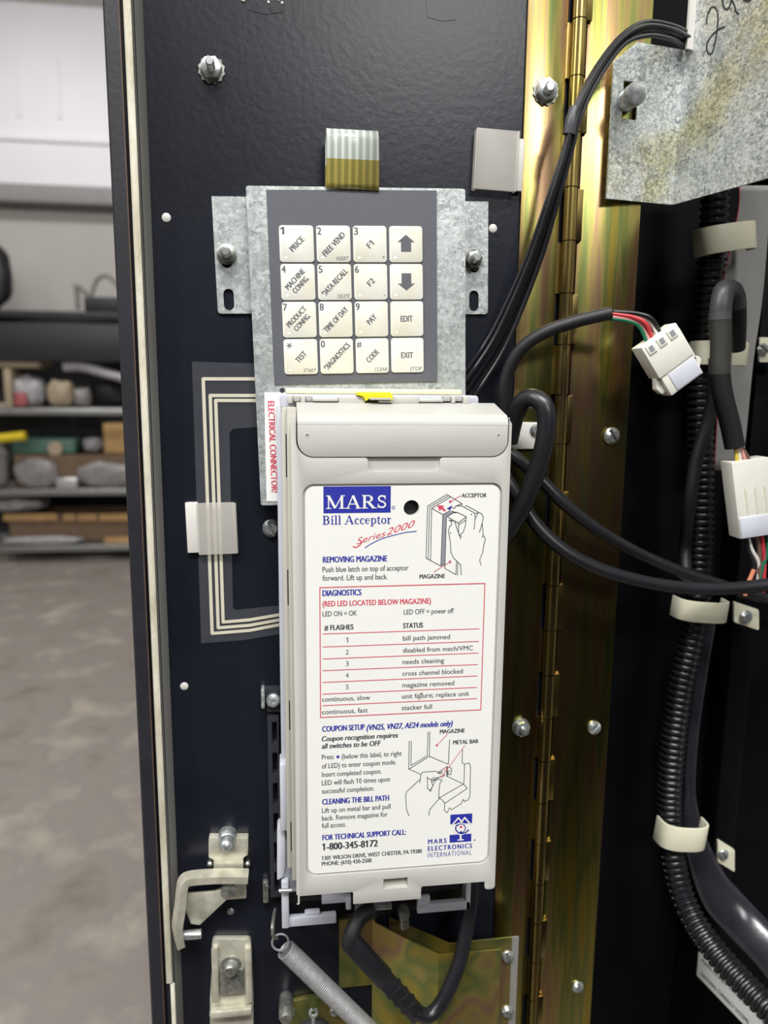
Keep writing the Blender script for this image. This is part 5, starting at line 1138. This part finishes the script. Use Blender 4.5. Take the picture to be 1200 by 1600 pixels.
e = lambda s_, t_: hc2[0].lerp(hc2[1], s_).lerp(hc2[3].lerp(hc2[2], s_), t_)
B().prism([v+V((0, -0.0008, 0)) for v in (e(0.02, 0.72), e(0.98, 0.72), e(0.98, 0.99), e(0.02, 0.99))], (0, 0.002, 0), 0.0004).done('plug_insert', m_conn2, hs2, label='cooler grey lower half')
b = B()
for s_ in (0.25, 0.5, 0.75): b.prism([v+V((0, -0.0006, 0)) for v in (e(s_-0.006, 0.35), e(s_+0.006, 0.35), e(s_+0.006, 0.68), e(s_-0.006, 0.68))], (0, 0.001, 0))
b.done('rib', m_nylon, hs2)
for col, xa, xb in (('yellow', 1148, 1152), ('white', 1151, 1157), ('pink', 1155, 1166), ('brown', 1157, 1175)):
    B().tube([P(xa, 696, -0.012), P((xa+xb)/2+1, 712, -0.014), P(xb, 728, -0.014)], 0.0012, 8).done('wire', WCOL[col], l2, label=col+' wire')
for col, pts in (('white', [(1168, 838), (1174, 858), (1184, 876), (1186, 893), (1180, 925)]), ('black', [(1166, 838), (1170, 860), (1177, 880), (1178, 900), (1178, 925)]), ('brown', [(1182, 838), (1186, 855), (1187, 875), (1186, 925)]), ('red', [(1190, 838), (1192, 856), (1194, 880), (1192, 925)]), ('green', [(1200, 838), (1198, 865), (1190, 890), (1183, 925)]), ('orange', [(1178, 890), (1172, 904), (1166, 918), (1164, 930)])):
    B().tube([P(x, y, -0.014+0.0006*i) for i, (x, y) in enumerate(pts)], 0.0013, 8).done('wire', WCOL[col], l2, label=col+' wire below the plug')
B().tube(thick_path([(1118, 560, 0.008), (1116, 610, 0.012), (1106, 660, 0.016), (1088, 720, 0.018), (1077, 790, 0.02), (1071, 850, 0.034), (1071, 900, 0.026), (1072, 922, 0.028)]), 11*S(0.01), 14).done('black_lead', m_rubber2, label='black cable descending in front of the corrugated conduit', cat='cable')
# broad shiny tubing
B().tube(thick_path([(1112, 960, 0.048), (1097, 1050, 0.05), (1083, 1150, 0.05), (1078, 1240, 0.05), (1086, 1310, 0.048), (1114, 1385, 0.042), (1152, 1432, 0.032), (1198, 1480, 0.015), (1250, 1540, -0.005), (1330, 1610, -0.03), (1400, 1700, -0.04), (1450, 1800, -0.045)]), lambda i: (9+min(1, max(0, (i-18)/14))*21)*S(0.04), 18, flat=(0.5, 1.2)).done('cable_sleeving', m_shiny, label='broad shiny black sleeving curving to the lower right', cat='sleeving')
def clamp(label, x0, x1, y0, y1, Y, dep, tilt, tab=None, scr=None, open_top=0.0):
    """P-clip: a nylon band around the conduit, with an optional screwed tab"""
    xa, xb = P(x0+17, (y0+y1)/2, Y).x, P(x1+4, (y0+y1)/2, Y).x; zc = P((x0+x1)/2, (y0+y1)/2, Y).z; h = (y1-y0)*S(Y)
    cx, hw = (xa+xb)/2, (xb-xa)/2; o = V((cx, Y, zc)); t = thing('cable_clamp', label, 'cable clamp', o); th = 0.0016
    def ringp(off):
        r_ = []
        for k in range(25):
            a = math.pi+math.pi*k/24; ca, sa = math.cos(a), math.sin(a)
            r_.append((cx+(hw-off)*math.copysign(abs(ca)**0.7, ca), Y+dep+(dep-off)*math.copysign(abs(sa)**0.7, sa)*1.0))
        r_ = [(cx-(hw-off), Y+dep+0.004)]+r_+[(cx+(hw-off), Y+dep+0.004)]
        return r_
    ou, inn = ringp(0), ringp(th); poly = [V((x, y, zc-h/2)) for x, y in ou+inn[::-1]]
    Mr = Matrix.Translation(o) @ Matrix.Rotation(-tilt, 4, 'Y') @ Matrix.Translation(-o)
    B().prism([Mr @ v for v in poly], Mr.to_3x3() @ V((0, 0, h)), 0.0005).done('band', m_nylon, t)
    if tab:
        tx0, tx1, ty0, ty1, sk = tab; Yt = Y+0.026
        B().plate(roundpoly([P(tx0, ty0, Yt), P(tx1, ty0+sk, Yt), P(tx1, ty1+sk, Yt), P(tx0, ty1, Yt)], 0.0015), [], (0, 0.002, 0), 0.0004).done('tab', m_nylon, t)
        if scr: screw(scr[3], scr[0], scr[1], Yt-0.0001, scr[2], scr[4])
clamp('topmost cream cable clamp below the galvanised plate', 1089, 1190, 347, 390, 0.020, 0.013, math.radians(9))
clamp('cream cable clamp behind the clear taped lead', 1080, 1176, 532, 571, 0.020, 0.012, math.radians(-1), tab=(1187, 1230, 527, 566, 0), scr=(1194, 546, 10, 'screw in the clamp tab at the right picture edge', 40))
clamp('cream cable clamp just below the crossing black cables', 1050, 1144, 940, 977, 0.020, 0.012, math.radians(-5), tab=(1147, 1186, 940, 972, 13), scr=(1167, 965, 12, 'screw in the clamp tab below the crossing cables', 120))
clamp('lowest cream cable clamp where conduit bends away', 1023, 1110, 1291, 1338, 0.018, 0.012, math.radians(-6), tab=(1122, 1148, 1312, 1347, 16), scr=(1132, 1337, 10, 'screw in the lowest clamp tab', 60))
# white strap clamp near acceptor top
t = thing('cable_strap', 'white nylon strap screwed to the hinge beside the acceptor top', 'cable strap', P(825, 680, -0.005))
B().box(P(795, 680, -0.006).x, P(842, 680, -0.006).x, -0.0058, -0.0022, P(820, 702, -0.006).z, P(820, 660, -0.006).z, 0.0008).done('strap', m_nylonw, t)
screw('bright screw in the white strap beside the acceptor', 838, 672, -0.006, 9, 100)
# data label on an inner panel that faces left
p0 = P(1095, 1530, 0.055); dl = V((0.19, -0.98, 0)).normalized(); nl = V((dl.y, -dl.x, 0))
g = lambda x, y: RP(x, y, p0, nl)
ip = thing('payout_panel', 'black inner panel carrying a white data label at the lower right', 'panel', g(1150, 1600))
top_z = g(1060, 1440).z; pA = g(1055, 1500); pA.z = 0
if pA.y > 0.082: pA += dl*((pA.y-0.082)/-dl.y); uend = 0.16
poly = [pA+V((0, 0, top_z)), pA+dl*uend+V((0, 0, top_z)), pA+dl*uend+V((0, 0, ZB)), pA+V((0, 0, ZB))]
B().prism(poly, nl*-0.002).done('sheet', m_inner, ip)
zt_ = (g(1096, 1462).z+g(1090, 1470).z)/2; zb_ = g(1095, 1530).z; pL = g(1091, 1500); pL.z = 0
lp = [pL+nl*0.0003+V((0, 0, zt_+0.004)), pL+nl*0.0003+dl*0.1+V((0, 0, zt_+0.004)), pL+nl*0.0003+dl*0.1+V((0, 0, zb_)), pL+nl*0.0003+V((0, 0, zb_))]
dlb = B().prism(roundpoly(lp, 0.0015), nl*-0.0002).done('data_label', m_label, ip, label='white data label with small black print')
b = B()
for body, x0, y0, x1, y1 in (('MARS MONEY SYSTEM . . . . . . MC', 1097, 1504, 1198, 1602), ('NATIONAL CURRENCY SYSTEMS', 1096, 1524, 1170, 1599)):
    L_, R_ = g(x0, y0)+nl*0.0005, g(x1, y1)+nl*0.0005; zz = (L_.z+R_.z)/2; L_.z = R_.z = L_.z*0.5+R_.z*0.5
    b.text(body, L_, R_, 0.0030, bold=0.02)
b.done('lettering', m_dark, dlb)
